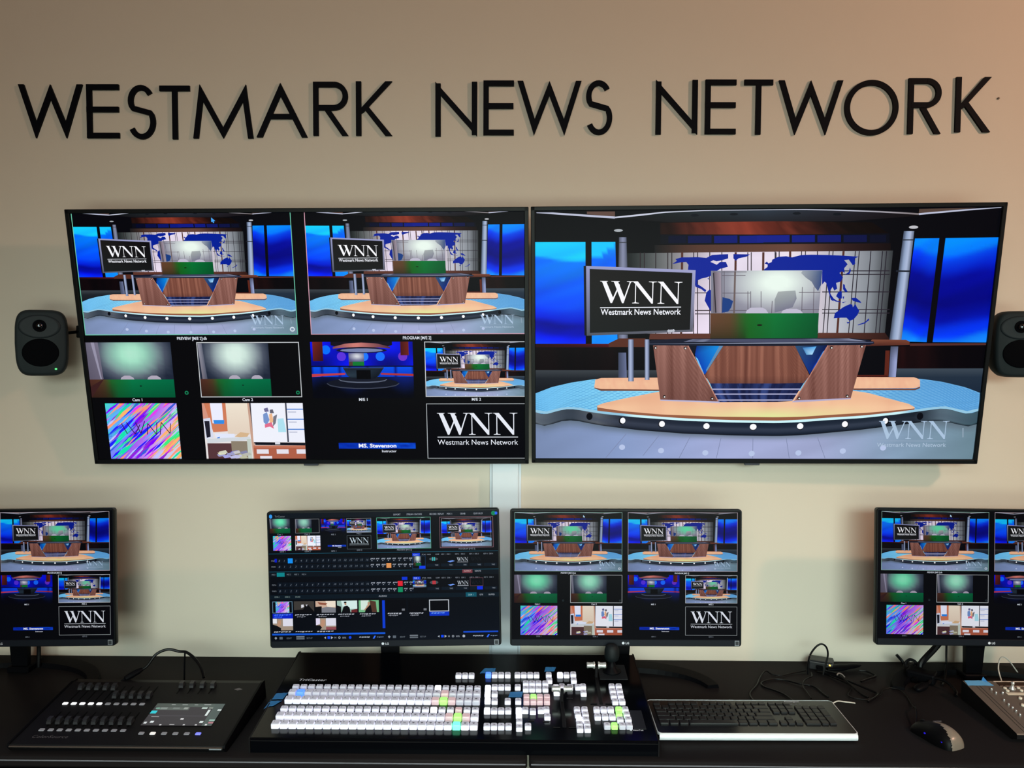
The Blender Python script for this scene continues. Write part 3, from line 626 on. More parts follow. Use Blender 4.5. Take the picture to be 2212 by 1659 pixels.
def classroom(p, lod=0):
    p.rect(0, 0, 1, 1, (232, 226, 226))
    p.rect(0.0, 0, 0.12, 0.3, (214, 150, 130)); p.poly([(0.02, 0.0), (0.24, 0.0), (0.25, 0.5), (0.09, 0.52)], (208, 124, 90)); p.poly([(0.08, 0), (0.20, 0), (0.20, 0.36), (0.09, 0.36)], (236, 238, 255)); p.poly([(0.10, 0.30), (0.21, 0.30), (0.205, 0.37), (0.105, 0.37)], (50, 140, 230))
    p.grid(0.235, 0, 0.46, 0.56, 3, 4, lambda s, t: mixc((238, 226, 208), (226, 208, 190), t)); p.poly([(0.45, 0), (0.49, 0), (0.50, 1), (0.47, 1)], (200, 160, 140))
    p.poly([(0, 0.28), (0.07, 0.26), (0.09, 0.62), (0.01, 0.64)], (214, 220, 240)); p.poly([(0.01, 0.32), (0.06, 0.32), (0.06, 0.6), (0.02, 0.62)], (30, 30, 44))
    p.poly([(0.10, 0.54), (0.30, 0.55), (0.30, 0.64), (0.12, 0.66)], (226, 232, 252)); p.poly([(0.12, 0.62), (0.15, 0.6), (0.15, 0.66), (0.13, 0.66)], (40, 120, 220)); p.poly([(0.30, 0.60), (0.36, 0.52), (0.45, 0.54), (0.42, 0.62)], (214, 180, 140))
    p.poly([(0.02, 0.64), (0.45, 0.60), (0.46, 0.66), (0.02, 0.72)], (210, 216, 222)); p.rect(0.02, 0.72, 0.44, 1, (86, 54, 58)); p.rect(0.26, 0.68, 0.43, 1, (140, 128, 110)); p.poly([(0.42, 0.64), (0.46, 0.64), (0.46, 1), (0.42, 1)], (196, 206, 196))
    rnd = random.Random(3)
    for i in range(14 if lod == 0 else 6):
        x, y = rnd.uniform(0.02, 0.38), rnd.uniform(0.87, 0.97); p.poly([(x, y), (x + .07, y - .03), (x + .09, y + .02), (x + .02, y + .04)], (rnd.uniform(120, 225),) * 2 + (rnd.uniform(150, 235),))
    p.poly([(0.47, 0), (0.50, 0), (0.515, 0.74), (0.49, 0.72)], (58, 54, 64)); p.grid(0.485, 0, 0.82, 0.70, 4, 4, lambda s, t: (240, 242, 252)); p.rect(0.825, 0, 0.84, 0.70, (60, 66, 84)); p.rect(0.84, 0, 1, 0.70, (238, 240, 252))
    p.poly([(0.74, 0.28), (0.80, 0.27), (0.82, 0.52), (0.74, 0.52)], (176, 226, 240))
    for y in (0.10, 0.28, 0.46): p.rect(0.84, y, 1, y + 0.018, (60, 120, 210)); p.rect(0.85, y + 0.05, 0.93, y + 0.07, (190, 194, 214))
    # abstract figure-like drawing on the whiteboard reduced to plain colour patches
    for P, c in (([(0.60, 0.20), (0.64, 0.16), (0.66, 0.30), (0.63, 0.40), (0.60, 0.34)], (120, 150, 205)), ([(0.66, 0.20), (0.69, 0.18), (0.70, 0.34), (0.66, 0.36)], (238, 184, 140)), ([(0.61, 0.38), (0.68, 0.34), (0.70, 0.46), (0.66, 0.42), (0.61, 0.44)], (226, 110, 140)), ([(0.70, 0.24), (0.74, 0.20), (0.72, 0.36), (0.69, 0.42)], (120, 120, 132)), ([(0.61, 0.10), (0.65, 0.08), (0.66, 0.15), (0.62, 0.16)], (110, 108, 150)), ([(0.67, 0.12), (0.70, 0.11), (0.71, 0.18), (0.67, 0.18)], (100, 98, 112))): p.poly(P, c)
    p.poly([(0.50, 0.70), (1, 0.71), (1, 0.76), (0.50, 0.75)], (16, 18, 28)); p.rect(0.70, 0.69, 0.75, 0.74, (220, 222, 232))
    p.rect(0.48, 0.76, 1, 1, (176, 96, 72)); p.rect(0.48, 0.76, 1, 0.80, (196, 118, 92))
    for x, y in ((0.51, 0.83), (0.71, 0.83), (0.91, 0.83), (0.54, 0.95)): p.rect(x, y, x + 0.12, y + 0.08, (230, 226, 236))
def bluestudio(p, q=1.0):
    p.rect(0, 0, 1, 1, (2, 3, 14))
    n = lambda k: max(3, int(k * q))
    p.grid(0, 0, 1, 0.44, n(24), n(8), lambda s, t: mixc((0, 4, 120), (4, 20, 250), 0.5 + 0.5 * sin(s * 9 + 1) * sin(t * 4 + 1)))
    for x, c in ((0.15, (0, 110, 255)), (0.52, (30, 120, 255)), (0.68, (20, 110, 255)), (0.30, (90, 50, 220)), (0.90, (110, 50, 200))): p.ell(x, 0.26 if x > 0.2 else 0.14, 0.045, 0.08, c)
    p.grid(0.02, 0, 0.12, 0.34, 4, 2, lambda s, t: mixc((120, 36, 30), (52, 12, 18), s * .5 + t * .5)); p.grid(0.88, 0, 0.96, 0.24, 4, 2, lambda s, t: mixc((70, 16, 18), (110, 34, 26), s))
    p.grid(0, 0.44, 1, 0.62, n(40), 3, lambda s, t: mixc((0, 90, 255), (0, 20, 130), (1 if (s * 11) % 1 < 0.15 else 0.1) + t * 0.4))
    p.poly([(0, 0.57), (0.33, 0.55), (0.33, 0.58), (0, 0.62)], (190, 60, 70)); p.poly([(0.68, 0.55), (1, 0.57), (1, 0.61), (0.68, 0.58)], (170, 50, 60)); p.rect(0, 0.42, 1, 0.445, (2, 6, 60))
    p.grid(0, 0.62, 1, 1, n(20), n(8), lambda s, t: mixc((4, 26, 110), (1, 2, 12), 0.2 + t * 1.2 + 0.3 * sin(s * 12)))
    p.poly([(0.20, 0.0), (0.80, 0.0), (0.80, 0.06), (0.72, 0.10), (0.5, 0.12), (0.28, 0.10), (0.20, 0.06)], (16, 12, 26)); p.strip([(0.22, 0.09), (0.35, 0.03), (0.5, 0.015), (0.65, 0.03), (0.78, 0.09)], [(0.22, 0.12), (0.35, 0.10), (0.5, 0.09), (0.65, 0.10), (0.78, 0.12)], n(14), 1, lambda s, t: mixc((216, 130, 120), (70, 40, 56), abs(s - 0.4) * 1.6)); p.ell(0.5, 0.15, 0.25, 0.05, (14, 16, 44)); p.ell(0.5, 0.15, 0.21, 0.034, (120, 130, 170))
    g = p.sub(0.37, 0.20, 0.52, 0.42); g.grid(0, 0, 1, 0.68, n(8), n(5), lambda s, t: mixc((236, 240, 242), (90, 90, 130), math.hypot(s - .55, t - .35) * 1.6)); g.rect(0, 0.68, 1, 1, (16, 120, 50)); g.rect(0, 0.68, 0.25, 1, (80, 60, 50))
    p.ell(0.5, 0.74, 0.36, 0.10, (60, 66, 84)); p.ell(0.5, 0.73, 0.355, 0.09, (16, 20, 34)); p.ell(0.5, 0.67, 0.24, 0.06, (96, 104, 124)); p.ell(0.5, 0.66, 0.235, 0.05, (22, 26, 40))
    p.poly([(0.31, 0.46), (0.71, 0.46), (0.66, 0.60), (0.62, 0.65), (0.40, 0.65), (0.35, 0.60)], [(20, 30, 44), (20, 30, 44), (30, 44, 60), (12, 18, 28), (12, 18, 28), (40, 56, 70)]); p.rect(0.44, 0.50, 0.58, 0.66, (1, 1, 4)); p.poly([(0.31, 0.45), (0.71, 0.45), (0.71, 0.475), (0.31, 0.475)], (44, 54, 76))
def gfx(p, col=(232, 236, 246), small=False):
    p.rect(0, 0, 1, 1, (2, 2, 6)); p.wnn(0.105, 0.17, 0.90, 0.565, col); p.rect(0.105, 0.60, 0.905, 0.615, mixc((0, 0, 0), col, .9))
    if small: p.rect(0.105, 0.66, 0.905, 0.72, mixc((0, 0, 0), col, .6))
    else: p.text('Westmark News Network', 0.105, 0.745, 0.092, col, fitw=0.80)
def lower_third(p, x0, y0, x1, y1):
    p.grid(x0, y0, x1, y1, 16, 2, lambda s, t: mixc((0, 30, 150), (10, 90, 230), vn(s * 7 + t * 2, 4)))
    p.text('MS. Stevenson', x0 + (x1 - x0) * 0.26, y1 - (y1 - y0) * 0.2, (y1 - y0) * 0.62, (240, 244, 255), fitw=(x1 - x0) * 0.49, bold=0.035)
    p.text('Instructor', x0 + (x1 - x0) * 0.56, y1 + (y1 - y0) * 0.62, (y1 - y0) * 0.40, (220, 224, 236), fitw=(x1 - x0) * 0.19, bold=0.02)
def multiview(P, zoom=False, lod=1, glow=(90, 226, 170)):
    """eight-window multiviewer layout; zoom = slight overscan as on the wall TV"""
    if zoom: p = P.sub(0.002 - 0.0143 * 1.034, -0.0103, 0.002 - 0.0143 * 1.034 + 1.034, -0.0103 + 1.039, clip=False)
    else: p = P
    p.rect(0, 0, 1, 1.0, (3, 4, 8)) if not zoom else None
    wht = (196, 200, 204)
    sg = glow if not zoom else (236, 250, 240)
    a = p.sub(0.0143, 0.009 - (0.006 if zoom else 0), 0.484, 0.4706); studio(a, lod, glow=sg); p.frame(0.0143, 0.003 if zoom else 0.009, 0.484, 0.4706, 0.0016, (110, 200, 170) if zoom else (150, 190, 176))
    a.poly([(0.638, 0.050), (0.656, 0.078), (0.648, 0.080), (0.650, 0.092), (0.645, 0.093), (0.643, 0.083), (0.637, 0.086)], (70, 170, 255) if zoom else (190, 225, 250)); a.ell(0.975, 0.955, 0.012, 0.02, (214, 224, 236)); a.ell(0.975, 0.955, 0.007, 0.011, (130, 152, 176))
    b = p.sub(0.5125 if zoom else 0.5091, 0.009 - (0.006 if zoom else 0), 0.9865, 0.4706); studio(b, lod, glow=sg); p.frame(0.5125 if zoom else 0.5091, 0.003 if zoom else 0.009, 0.9865, 0.4706, 0.0016, (214, 160, 178) if zoom else (190, 176, 184))
    tc = (214, 220, 230)
    p.text('PREVIEW [M/E 2]:db', 0.2493, 0.490, 0.0115, tc, fitw=0.066, align='c', bold=0.02); p.text('PROGRAM [M/E 2]', 0.7445, 0.490, 0.0115, tc, fitw=0.062, align='c', bold=0.02)
    y0, y1, y2, y3 = 0.4991, 0.7184, 0.742, 0.9704
    gradewall(p.sub(0.0125, y0, 0.2006, y1), 1, 12, 8, True, (150, 222, 190) if zoom else glow)
    c2 = p.sub(0.258, y0, 0.4845, y1); gradewall(c2.sub(0.01, 0.02, 0.70, 0.98), 1, 12, 8, False, (210, 236, 224) if zoom else mixc(glow, (190, 220, 210), .4)); p.frame(0.258, y0, 0.4845, y1, 0.0018, wht)
    gr = (20, 120, 80) if zoom else (44, 56, 62)
    for x in (0.2265, 0.4755): p.ell(x, 0.700, 0.0045, 0.008, gr); p.ell(x, 0.700, 0.002, 0.0035, (4, 10, 10))
    bluestudio(p.sub(0.5091, y0, 0.7343, y1 + 0.004), 1.0 if zoom else 0.6)
    m = p.sub(0.7600, y0, 0.9864, y1); studio(m, 1 if zoom else 2, mark=False, glow=sg); p.frame(0.7600, y0, 0.9864, y1, 0.0018, wht)
    scribble(p.sub(0.040, y2, 0.2012, y3), 260 if zoom else 170); classroom(p.sub(0.2582, y2, 0.4845, y3), 0 if zoom else 1)
    lower_third(p, 0.5604, 0.905, 0.734, 0.929)
    gfx(p.sub(0.7602, y2 + 0.003, 0.9860, y3)); p.frame(0.7602, y2 + 0.003, 0.9860, y3, 0.0016, (170, 176, 180))
    for t, x, y in (('Cam 1', 0.114, 0.7335), ('Cam 2', 0.362, 0.7335), ('M/E 1', 0.6205, 0.7335), ('M/E 2', 0.8725, 0.7335)): p.text(t, x, y, 0.0110, tc, align='c', bold=0.02)
    if not zoom:
        for t, x in (('DDR 1', 0.120), ('DDR 2', 0.368), ('GFX 1', 0.622), ('GFX 2', 0.8725)): p.text(t, x, 0.9865, 0.0095, (150, 158, 170), align='c')
def dashes(p, x, y, w, h, col, n=4, seed=1):
    rnd = random.Random(seed); xx = x; g = []
    while xx < x + w:
        dw = rnd.uniform(0.5, 1.0) * w / n
        hh = h * rnd.uniform(0.6, 1); g.append([((xx + h * .25, y), col), ((xx + dw * .72 + h * .25, y), col), ((xx + dw * .72, y + hh), col), ((xx, y + hh), col)]); xx += dw
    p.faces(g)
def switcher_ui(p):
    bgc = (3, 8, 18)
    p.grid(0, 0, 1, 1, 8, 6, lambda s, t: mixc((2, 5, 13), (8, 20, 36), max(0, t - 0.6) * 1.6 * s + 0.1))
    p.rect(0, 0, 1, 0.038, (14, 24, 34)); p.ell(0.012, 0.024, 0.007, 0.016, (60, 160, 240)); p.text('TriCaster', 0.03, 0.031, 0.014, (130, 136, 144))
    tc = (176, 184, 196)
    for x, w, t in ((0.548, 0.030, 'EXPORT'), (0.605, 0.066, 'STREAM / ENCODE'), (0.705, 0.062, 'RECORD / REPLAY'), (0.780, 0.022, 'MIX 1'), (0.838, 0.022, 'GRAB'), (0.895, 0.040, '12:09:10:29')): p.text(t, x, 0.029, 0.013, tc, fitw=w)
    p.ell(0.982, 0.022, 0.010, 0.018, (16, 140, 96)); p.ell(0.993, 0.022, 0.006, 0.012, (50, 110, 240))
    gradewall(p.sub(0.0064, 0.043, 0.0956, 0.155), 1, 8, 5, False, (84, 222, 168)); gradewall(p.sub(0.119, 0.048, 0.190, 0.155), 1, 8, 5, False, (130, 200, 176)); p.frame(0.118, 0.046, 0.224, 0.157, 0.002, (120, 122, 128))
    bluestudio(p.sub(0.2307, 0.049, 0.3383, 0.162), 0.4); studio(p.sub(0.3424, 0.046, 0.4499, 0.158), 2, False, glow=(190, 200, 196)); p.frame(0.3424, 0.046, 0.4499, 0.158, 0.0016, (140, 146, 150))
    studio(p.sub(0.4728, 0.044, 0.7089, 0.288), 1, False, glow=(190, 220, 200)); p.frame(0.4728, 0.044, 0.7089, 0.288, 0.0022, (90, 160, 136))
    studio(p.sub(0.754, 0.056, 0.972, 0.277), 1, False, glow=(190, 216, 196)); p.frame(0.747, 0.0456, 0.9797, 0.2868, 0.002, (140, 104, 116)); p.frame(0.756, 0.056, 0.970, 0.277, 0.0014, (150, 140, 150))
    scribble(p.sub(0.0197, 0.177, 0.0987, 0.2906), 50); classroom(p.sub(0.1169, 0.177, 0.2262, 0.2894), 1)
    lower_third(p, 0.258, 0.252, 0.338, 0.265); gfx(p.sub(0.3421, 0.179, 0.4483, 0.287), (190, 204, 214), True); p.frame(0.3421, 0.179, 0.4483, 0.287, 0.0016, (90, 100, 106))
    for t, x, y in (('Cam 1', .05, .170), ('Cam 2', .17, .170), ('M/E 1', .284, .176), ('M/E 2', .396, .172), ('DDR 1', .06, .304), ('DDR 2', .17, .304), ('GFX 1', .284, .304), ('GFX 2', .396, .300), ('PREVIEW [M/E 2]', .592, .303), ('PROGRAM [M/E 2]', .864, .301)): p.text(t, x, y, 0.011, (150, 158, 170), align='c')
    for y in (0.313, 0.454): p.rect(0, y, 1, y + 0.004, (26, 84, 104))
    p.rect(0, 0.460, 1, 0.495, (9, 20, 30)); p.rect(0.032, 0.462, 0.066, 0.494, (14, 140, 146)); p.rect(0.842, 0.457, 0.886, 0.484, (124, 64, 74)); p.text('OUTPUT', 0.849, 0.476, 0.012, (220, 190, 190), fitw=0.03); p.text('REMOTE', 0.897, 0.476, 0.012, tc, fitw=0.026)
    for i, t in enumerate(('M/E 1', '', 'M/E 2', 'M/E 3', 'M/E 4')):
        if t: p.text(t, 0.010 + i * 0.033, 0.484, 0.012, (130, 140, 150), fitw=0.018)
    for j, (y, lit) in enumerate(((0.352, {2: (24, 150, 240)}), (0.399, {20: (226, 156, 96)}), (0.540, {22: (226, 44, 60)}), (0.589, {22: (16, 150, 104)}))):
        p.text(('PGM', 'PVW', 'PGM A', 'PVW B')[j], 0.010, y + 0.024, 0.011, (140, 148, 158), fitw=0.018)
        if j == 0: p.rect(0.024, y + 0.002, 0.036, y + 0.03, (8, 36, 200))
        for i in range(25):
            x = 0.033 + 0.0239 * (i + (0 if j < 2 else 0)); p.rect(x + .001, y, x + 0.0225, y + 0.038, (8, 20, 34) if i not in lit else lit[i])
            if i not in lit:
                if i < 17: p.text(str(i) if i else 'B', x + 0.008, y + 0.026, 0.015, (118, 128, 140), slant=0.3)
                else: dashes(p, x + 0.003, y + 0.006, 0.015, 0.012, (160, 166, 178), 2, i + j); p.rect(x + 0.008, y + 0.022, x + 0.012, y + 0.030, (150, 156, 168))
    for j, y0 in enumerate((0.322, 0.505)):
        p.rect(0.626, y0 + 0.003, 0.659, y0 + 0.026, (12, 66, 220)); p.text('Cam 1' if j == 0 else 'M/E 1', 0.631, y0 + 0.020, 0.011, (200, 216, 250), fitw=0.02)
        for i, t in enumerate(('FX', 'MASK', 'COMP', 'KEY 1', 'DSK 1', 'KEY 2', 'DSK 2', 'KEY 3', 'DSK 3', 'KEY 4', 'DSK 4')): p.text(t, (0.668, 0.690, 0.726, 0.752, 0.776, 0.812, 0.838, 0.874, 0.898, 0.936, 0.960)[i], y0 + 0.019, 0.010, (150, 158, 170), fitw=0.017)
        for i in range(5): p.rect(0.688 + i * 0.062, y0 + 0.086, 0.744 + i * 0.062, y0 + 0.110, (10, 26, 40)); p.rect(0.752 + i * 0.0615, y0 + 0.088, 0.778 + i * 0.0615, y0 + 0.108, (30, 44, 58)) if i < 4 else None; p.text('TAKE', 0.724 + i * 0.0615, y0 + 0.103, 0.010, (150, 158, 170), fitw=0.014)
        c = (60, 200, 200) if j == 0 else (236, 40, 56)
        p.ell(0.718, y0 + 0.050, 0.019, 0.013, (80, 86, 92)); p.rect(0.712, y0 + 0.036, 0.716, y0 + 0.064, c); p.rect(0.720, y0 + 0.036, 0.724, y0 + 0.064, c)
        p.poly([(0.778, y0 + 0.07), (0.800, y0 + 0.062), (0.810, y0 + 0.068), (0.79, y0 + 0.078)], (120, 160, 240)); p.wnn(0.8188, y0 + 0.040, 0.868, y0 + 0.070, (190, 198, 208)); p.rect(0.820, y0 + 0.074, 0.868, y0 + 0.079, (150, 156, 166)); p.wnn(0.880, y0 + 0.040, 0.926, y0 + 0.068, (28, 34, 42))
    gradewall(p.sub(0.632, 0.348, 0.664, 0.425), 1, 6, 4, False, (210, 230, 214)); p.frame(0.6253, 0.346, 0.6827, 0.447, 0.0015, (24, 70, 110)); p.rect(0.655, 0.424, 0.682, 0.446, (14, 70, 230)); studio(p.sub(0.6255, 0.532, 0.684, 0.590), 2, False)
    p.frame(0.875, 0.522, 0.932, 0.586, 0.0012, (120, 84, 96)); p.rect(0.905, 0.588, 0.930, 0.614, (10, 54, 226)); p.rect(0.578, 0.508, 0.602, 0.532, (12, 60, 214))
    p.rect(0, 0.638, 1, 0.672, (8, 26, 38)); p.rect(0.855, 0.636, 0.902, 0.670, (14, 92, 110)); p.text('DDR 1', 0.866, 0.660, 0.012, (170, 210, 214), fitw=0.022); p.text('GFX', 0.915, 0.660, 0.012, tc, fitw=0.016); p.text('BUFFER', 0.955, 0.660, 0.012, tc, fitw=0.026); p.text('AUDIO', 0.475, 0.662, 0.013, tc, fitw=0.036)
    for x, t in ((0.02, 'DDR 1'), (0.065, 'DDR 2'), (0.11, 'SOUND')): p.text(t, x, 0.660, 0.012, (130, 150, 150), fitw=0.022)
    tb = lambda i, r=0: (0.0088 + i * 0.0945, 0.688 + r * 0.135, 0.0088 + i * 0.0945 + 0.088, 0.688 + r * 0.135 + 0.092)
    q = p.sub(*tb(0)); scribble(q.sub(0.16, 0, 0.84, 1), 40); p.frame(*tb(0), 0.0025, (110, 146, 170)); p.rect(0.0088, 0.784, 0.0975, 0.822, (6, 40, 200)); dashes(p, 0.016, 0.790, 0.07, 0.010, (90, 140, 240), 5); dashes(p, 0.016, 0.806, 0.035, 0.009, (70, 120, 240), 3)
    def thumb(q, bg, parts):
        q.rect(0, 0, 1, 1, bg)
        for c, P in parts: q.poly(P, c)
    sk, bk = (190, 150, 124), (10, 10, 14)
    thumb(p.sub(*tb(1)), (70, 66, 62), [(bk, [(0, .75), (.45, .7), (.6, .3), (.7, .3), (1, .9), (1, 1), (0, 1)]), ((220, 222, 230), [(.36, .3), (.48, .28), (.50, .5), (.36, .58)]), ((200, 200, 210), [(.58, .3), (.68, .28), (.64, .45)])])
    thumb(p.sub(*tb(2)), (206, 178, 158), [((236, 224, 208), [(.5, 0), (1, 0), (1, .5), (.6, .6)]), (bk, [(0, .5), (.3, .45), (.36, 1), (0, 1)]), ((130, 132, 140), [(.3, .6), (.6, .5), (1, .6), (1, 1), (.3, 1)]), ((150, 90, 70), [(.1, .1), (.6, .2), (.5, .35), (.2, .3)])])
    thumb(p.sub(*tb(3)), (160, 190, 180), [((214, 236, 232), [(.2, 0), (1, 0), (1, .7), (.3, .7)]), (bk, [(.22, 1), (.32, .5), (.5, .42), (.62, .6), (.66, 1)]), (sk, [(.36, .2), (.46, .18), (.46, .38), (.38, .38)]), (bk, [(.34, .1), (.46, .08), (.47, .2), (.35, .2)]), (bk, [(0, .4), (.2, .5), (.2, 1), (0, 1)]), ((110, 40, 44), [(.7, .8), (1, .7), (1, 1), (.7, 1)])])
    thumb(p.sub(*tb(4)), (120, 186, 140), [((214, 232, 222), [(.1, 0), (.5, 0), (.4, .8), (.1, .8)]), ((90, 60, 48), [(.55, 0), (.85, .1), (.9, 1), (.6, 1)]), (bk, [(.3, 1), (.4, .45), (.6, .4), (.66, 1)]), (sk, [(.45, .15), (.56, .15), (.54, .42), (.3, .85), (.24, .85), (.44, .42)])])
    thumb(p.sub(*tb(0, 1)), (166, 150, 134), [((222, 222, 234), [(.5, 0), (1, 0), (1, .65), (.5, .65)]), (sk, [(.28, .15), (.42, .15), (.4, .5), (.2, .9), (.16, .8)]), (bk, [(0, .5), (.2, .6), (.4, .8), (.4, 1), (0, 1)]), ((230, 230, 236), [(0, 0), (.2, 0), (.2, .4), (0, .4)])])
    thumb(p.sub(*tb(2, 1)), (170, 156, 140), [((222, 222, 234), [(.5, 0), (1, 0), (1, .65), (.5, .65)]), (sk, [(.28, .1), (.46, .15), (.44, .6), (.2, .95), (.16, .85)]), (bk, [(0, .6), (.2, .6), (.3, .8), (.2, 1), (0, 1)]), ((150, 84, 90), [(.5, .75), (1, .75), (1, 1), (.5, 1)]), ((226, 220, 240), [(0, 0), (.2, 0), (.2, .5), (0, .6)])])
    for i in range(1, 5): dashes(p, 0.012 + i * 0.0945, 0.790, 0.07, 0.011, (176, 180, 190), 5, i); dashes(p, 0.020 + i * 0.0945, 0.806, 0.036, 0.010, (130, 134, 144), 3, i + 9)
    for i in range(0, 3): dashes(p, 0.012 + i * 0.0945, 0.922, 0.075, 0.011, (180, 184, 194), 5, i + 3)
    for i in range(2): p.rect(0.507 + i * 0.095, 0.688, 0.594 + i * 0.095, 0.780, (2, 3, 9)); dashes(p, 0.512 + i * 0.095, 0.788, 0.055, 0.012, (180, 184, 194), 4, i + 30); dashes(p, 0.516 + i * 0.095, 0.804, 0.034, 0.010, (140, 144, 154), 3, i + 31); p.rect(0.575 + i * 0.095, 0.756, 0.588 + i * 0.095, 0.772, (120, 124, 132))
    p.rect(0.6945, 0.689, 0.7812, 0.782, (2, 3, 8)); p.frame(0.6945, 0.689, 0.7812, 0.782, 0.0035, (200, 206, 214)); p.rect(0.6955, 0.784, 0.7812, 0.815, (10, 60, 200)); dashes(p, 0.703, 0.789, 0.06, 0.010, (110, 160, 240), 4, 5)
    p.rect(0.4895, 0.690, 0.5010, 0.908, (12, 70, 214)); p.rect(0.0047, 0.9400, 0.5001, 0.9540, (20, 96, 214)); p.rect(0.8414, 0.9380, 0.9933, 0.9500, (24, 84, 206))
    for x0 in (0.0, 0.497):
        p.poly([(x0 + .014, .975), (x0 + .020, .965), (x0 + .026, .975), (x0 + .020, .988)], (150, 160, 170)); p.rect(x0 + .036, .966, x0 + .050, .986, (100, 110, 120)); p.text('EDIT', x0 + .068, .984, .012, (120, 130, 140), fitw=.022)
        p.rect(x0 + .110, .962, x0 + .146, .973, (120, 128, 136)); p.rect(x0 + .110, .977, x0 + .146, .988, (110, 118, 126)); p.text('SETUP', x0 + .155, .984, .012, (110, 120, 130), fitw=.026)
        p.poly([(x0 + .232, .977), (x0 + .240, .968), (x0 + .240, .986)], tc); p.rect(x0 + .247, .966, x0 + .258, .986, (14, 80, 250)); p.poly([(x0 + .262, .966), (x0 + .272, .976), (x0 + .262, .988)], tc); p.text('H', x0 + .278, .984, .014, tc); p.ell(x0 + .299, .977, .005, .009, tc); p.ell(x0 + .299, .977, .003, .005, (4, 10, 20))
        p.text('50%', x0 + .312, .984, .012, tc, fitw=.016); p.ell(x0 + .346, .977, .006, .011, (20, 80, 230) if x0 == 0 else tc); dashes(p, x0 + .385, .971, .045, .011, tc, 4, 77); p.poly([(x0 + .452, .966), (x0 + .459, .966), (x0 + .452, .988), (x0 + .445, .988)], (60, 120, 250)); dashes(p, x0 + .462, .973, .03, .009, (120, 140, 170), 3, 78)

# ================================================================== THE SETTING
def struct(name, bm, m): return tag(done(bm, name, m), kind='structure')
X0, X1, YB, ZC = -3.2, 3.5, -4.6, 3.15
bm = bmesh.new(); box(bm, X0, X1, 0.0, 0.12, 0, ZC); struct('wall_back', bm, M_WALL)
bm = bmesh.new(); box(bm, X0 - 0.1, X0, YB, 0.12, 0, ZC); struct('wall_left', bm, M_WALL2)
bm = bmesh.new(); box(bm, X1, X1 + 0.1, YB, 0.12, 0, ZC); struct('wall_right', bm, M_WALL2)
bm = bmesh.new(); box(bm, X0, X1, YB - 0.1, YB, 0, ZC); struct('wall_front', bm, M_WALL2)
bm = bmesh.new(); box(bm, X0 - 0.1, X1 + 0.1, YB - 0.1, 0.12, -0.1, 0); struct('floor', bm, M_FLOOR)
bm = bmesh.new(); box(bm, X0 - 0.1, X1 + 0.1, YB - 0.1, 0.12, ZC, ZC + 0.1); struct('ceiling', bm, M_CEIL)

bm = bmesh.new(); box(bm, -0.076, 0.0, -0.024, -0.0004, 0.752, 1.338, 0.0025); box(bm, -0.0835, 0.0075, -0.006, -0.0004, 0.752, 1.338, 0.001)
tag(done(bm, 'cable_raceway', M_RACE), 'white plastic cable raceway running down the wall from the televisions to the desk', 'cable cover')
bm = bmesh.new(); lathe(bm, [(0.003, -0.0002), (0.003, -0.003), (0.0015, -0.004)], (1.347, 0, 2.369), 'Y', 10)
tag(done(bm, 'wall_screw', mat('screw_brown', (92, 74, 60), 0.5)), 'tiny screw left in the wall past the last letter K of NETWORK', 'screw')

# ================================================================== WALL LETTERS
LET = [('W', -1.4272, -1.2437, 2.2515, 2.4022), ('E', -1.2328, -1.1403, 2.2519, 2.4024), ('S', -1.1213, -1.034, 2.2491, 2.4012), ('T', -1.0243, -0.9383, 2.2493, 2.3992), ('M', -0.9296, -0.7584, 2.2517, 2.4029), ('A', -0.7491, -0.6038, 2.2555, 2.4075), ('R', -0.5874, -0.4865, 2.2602, 2.4107), ('K', -0.4659, -0.3628, 2.2604, 2.4121), ('N', -0.2406, -0.1223, 2.2588, 2.4112), ('E', -0.1045, -0.0182, 2.2629, 2.4148), ('W', -0.0083, 0.1725, 2.2623, 2.4142), ('S', 0.1795, 0.2625, 2.2639, 2.416), ('N', 0.3828, 0.5004, 2.2656, 2.4174), ('E', 0.5219, 0.6089, 2.2669, 2.4185), ('T', 0.6312, 0.7121, 2.2661, 2.4186), ('W', 0.7281, 0.9088, 2.2649, 2.4166), ('O', 0.914, 1.0653, 2.2644, 2.4182), ('R', 1.0923, 1.1865, 2.269, 2.4231), ('K', 1.2252, 1.3236, 2.2739, 2.4265)]
SW = 0.0150
def arc(cx, cz, rx, rz, a0, a1, n=18): return [(cx + rx * cos(rad(a0 + (a1 - a0) * k / n)), cz + rz * sin(rad(a0 + (a1 - a0) * k / n))) for k in range(n + 1)]
def band(pts, w=SW, closed=False):
    """polyline thickened into a strip of outline quads"""
    L_, R_ = [], []
    n = len(pts)
    for i, p in enumerate(pts):
        a = pts[(i - 1) % n] if (closed or i > 0) else p; b = pts[(i + 1) % n] if (closed or i < n - 1) else p
        dx, dz = b[0] - a[0], b[1] - a[1]; l = math.hypot(dx, dz); nx, nz = -dz / l * w / 2, dx / l * w / 2
        L_.append((p[0] + nx, p[1] + nz)); R_.append((p[0] - nx, p[1] - nz))
    return [L_ + R_[::-1]] if not closed else (L_, R_)
def bar(x0, z0, x1, z1): return [(x0, z0), (x1, z0), (x1, z1), (x0, z1)]
def diag(x0, z0, x1, z1, w=SW):
    """stroke with level ends: horizontal width chosen for an even thickness"""
    l = math.hypot(x1 - x0, z1 - z0); hw = w * l / abs(z1 - z0) / 2
    return [(x0 - hw, z0), (x0 + hw, z0), (x1 + hw, z1), (x1 - hw, z1)]
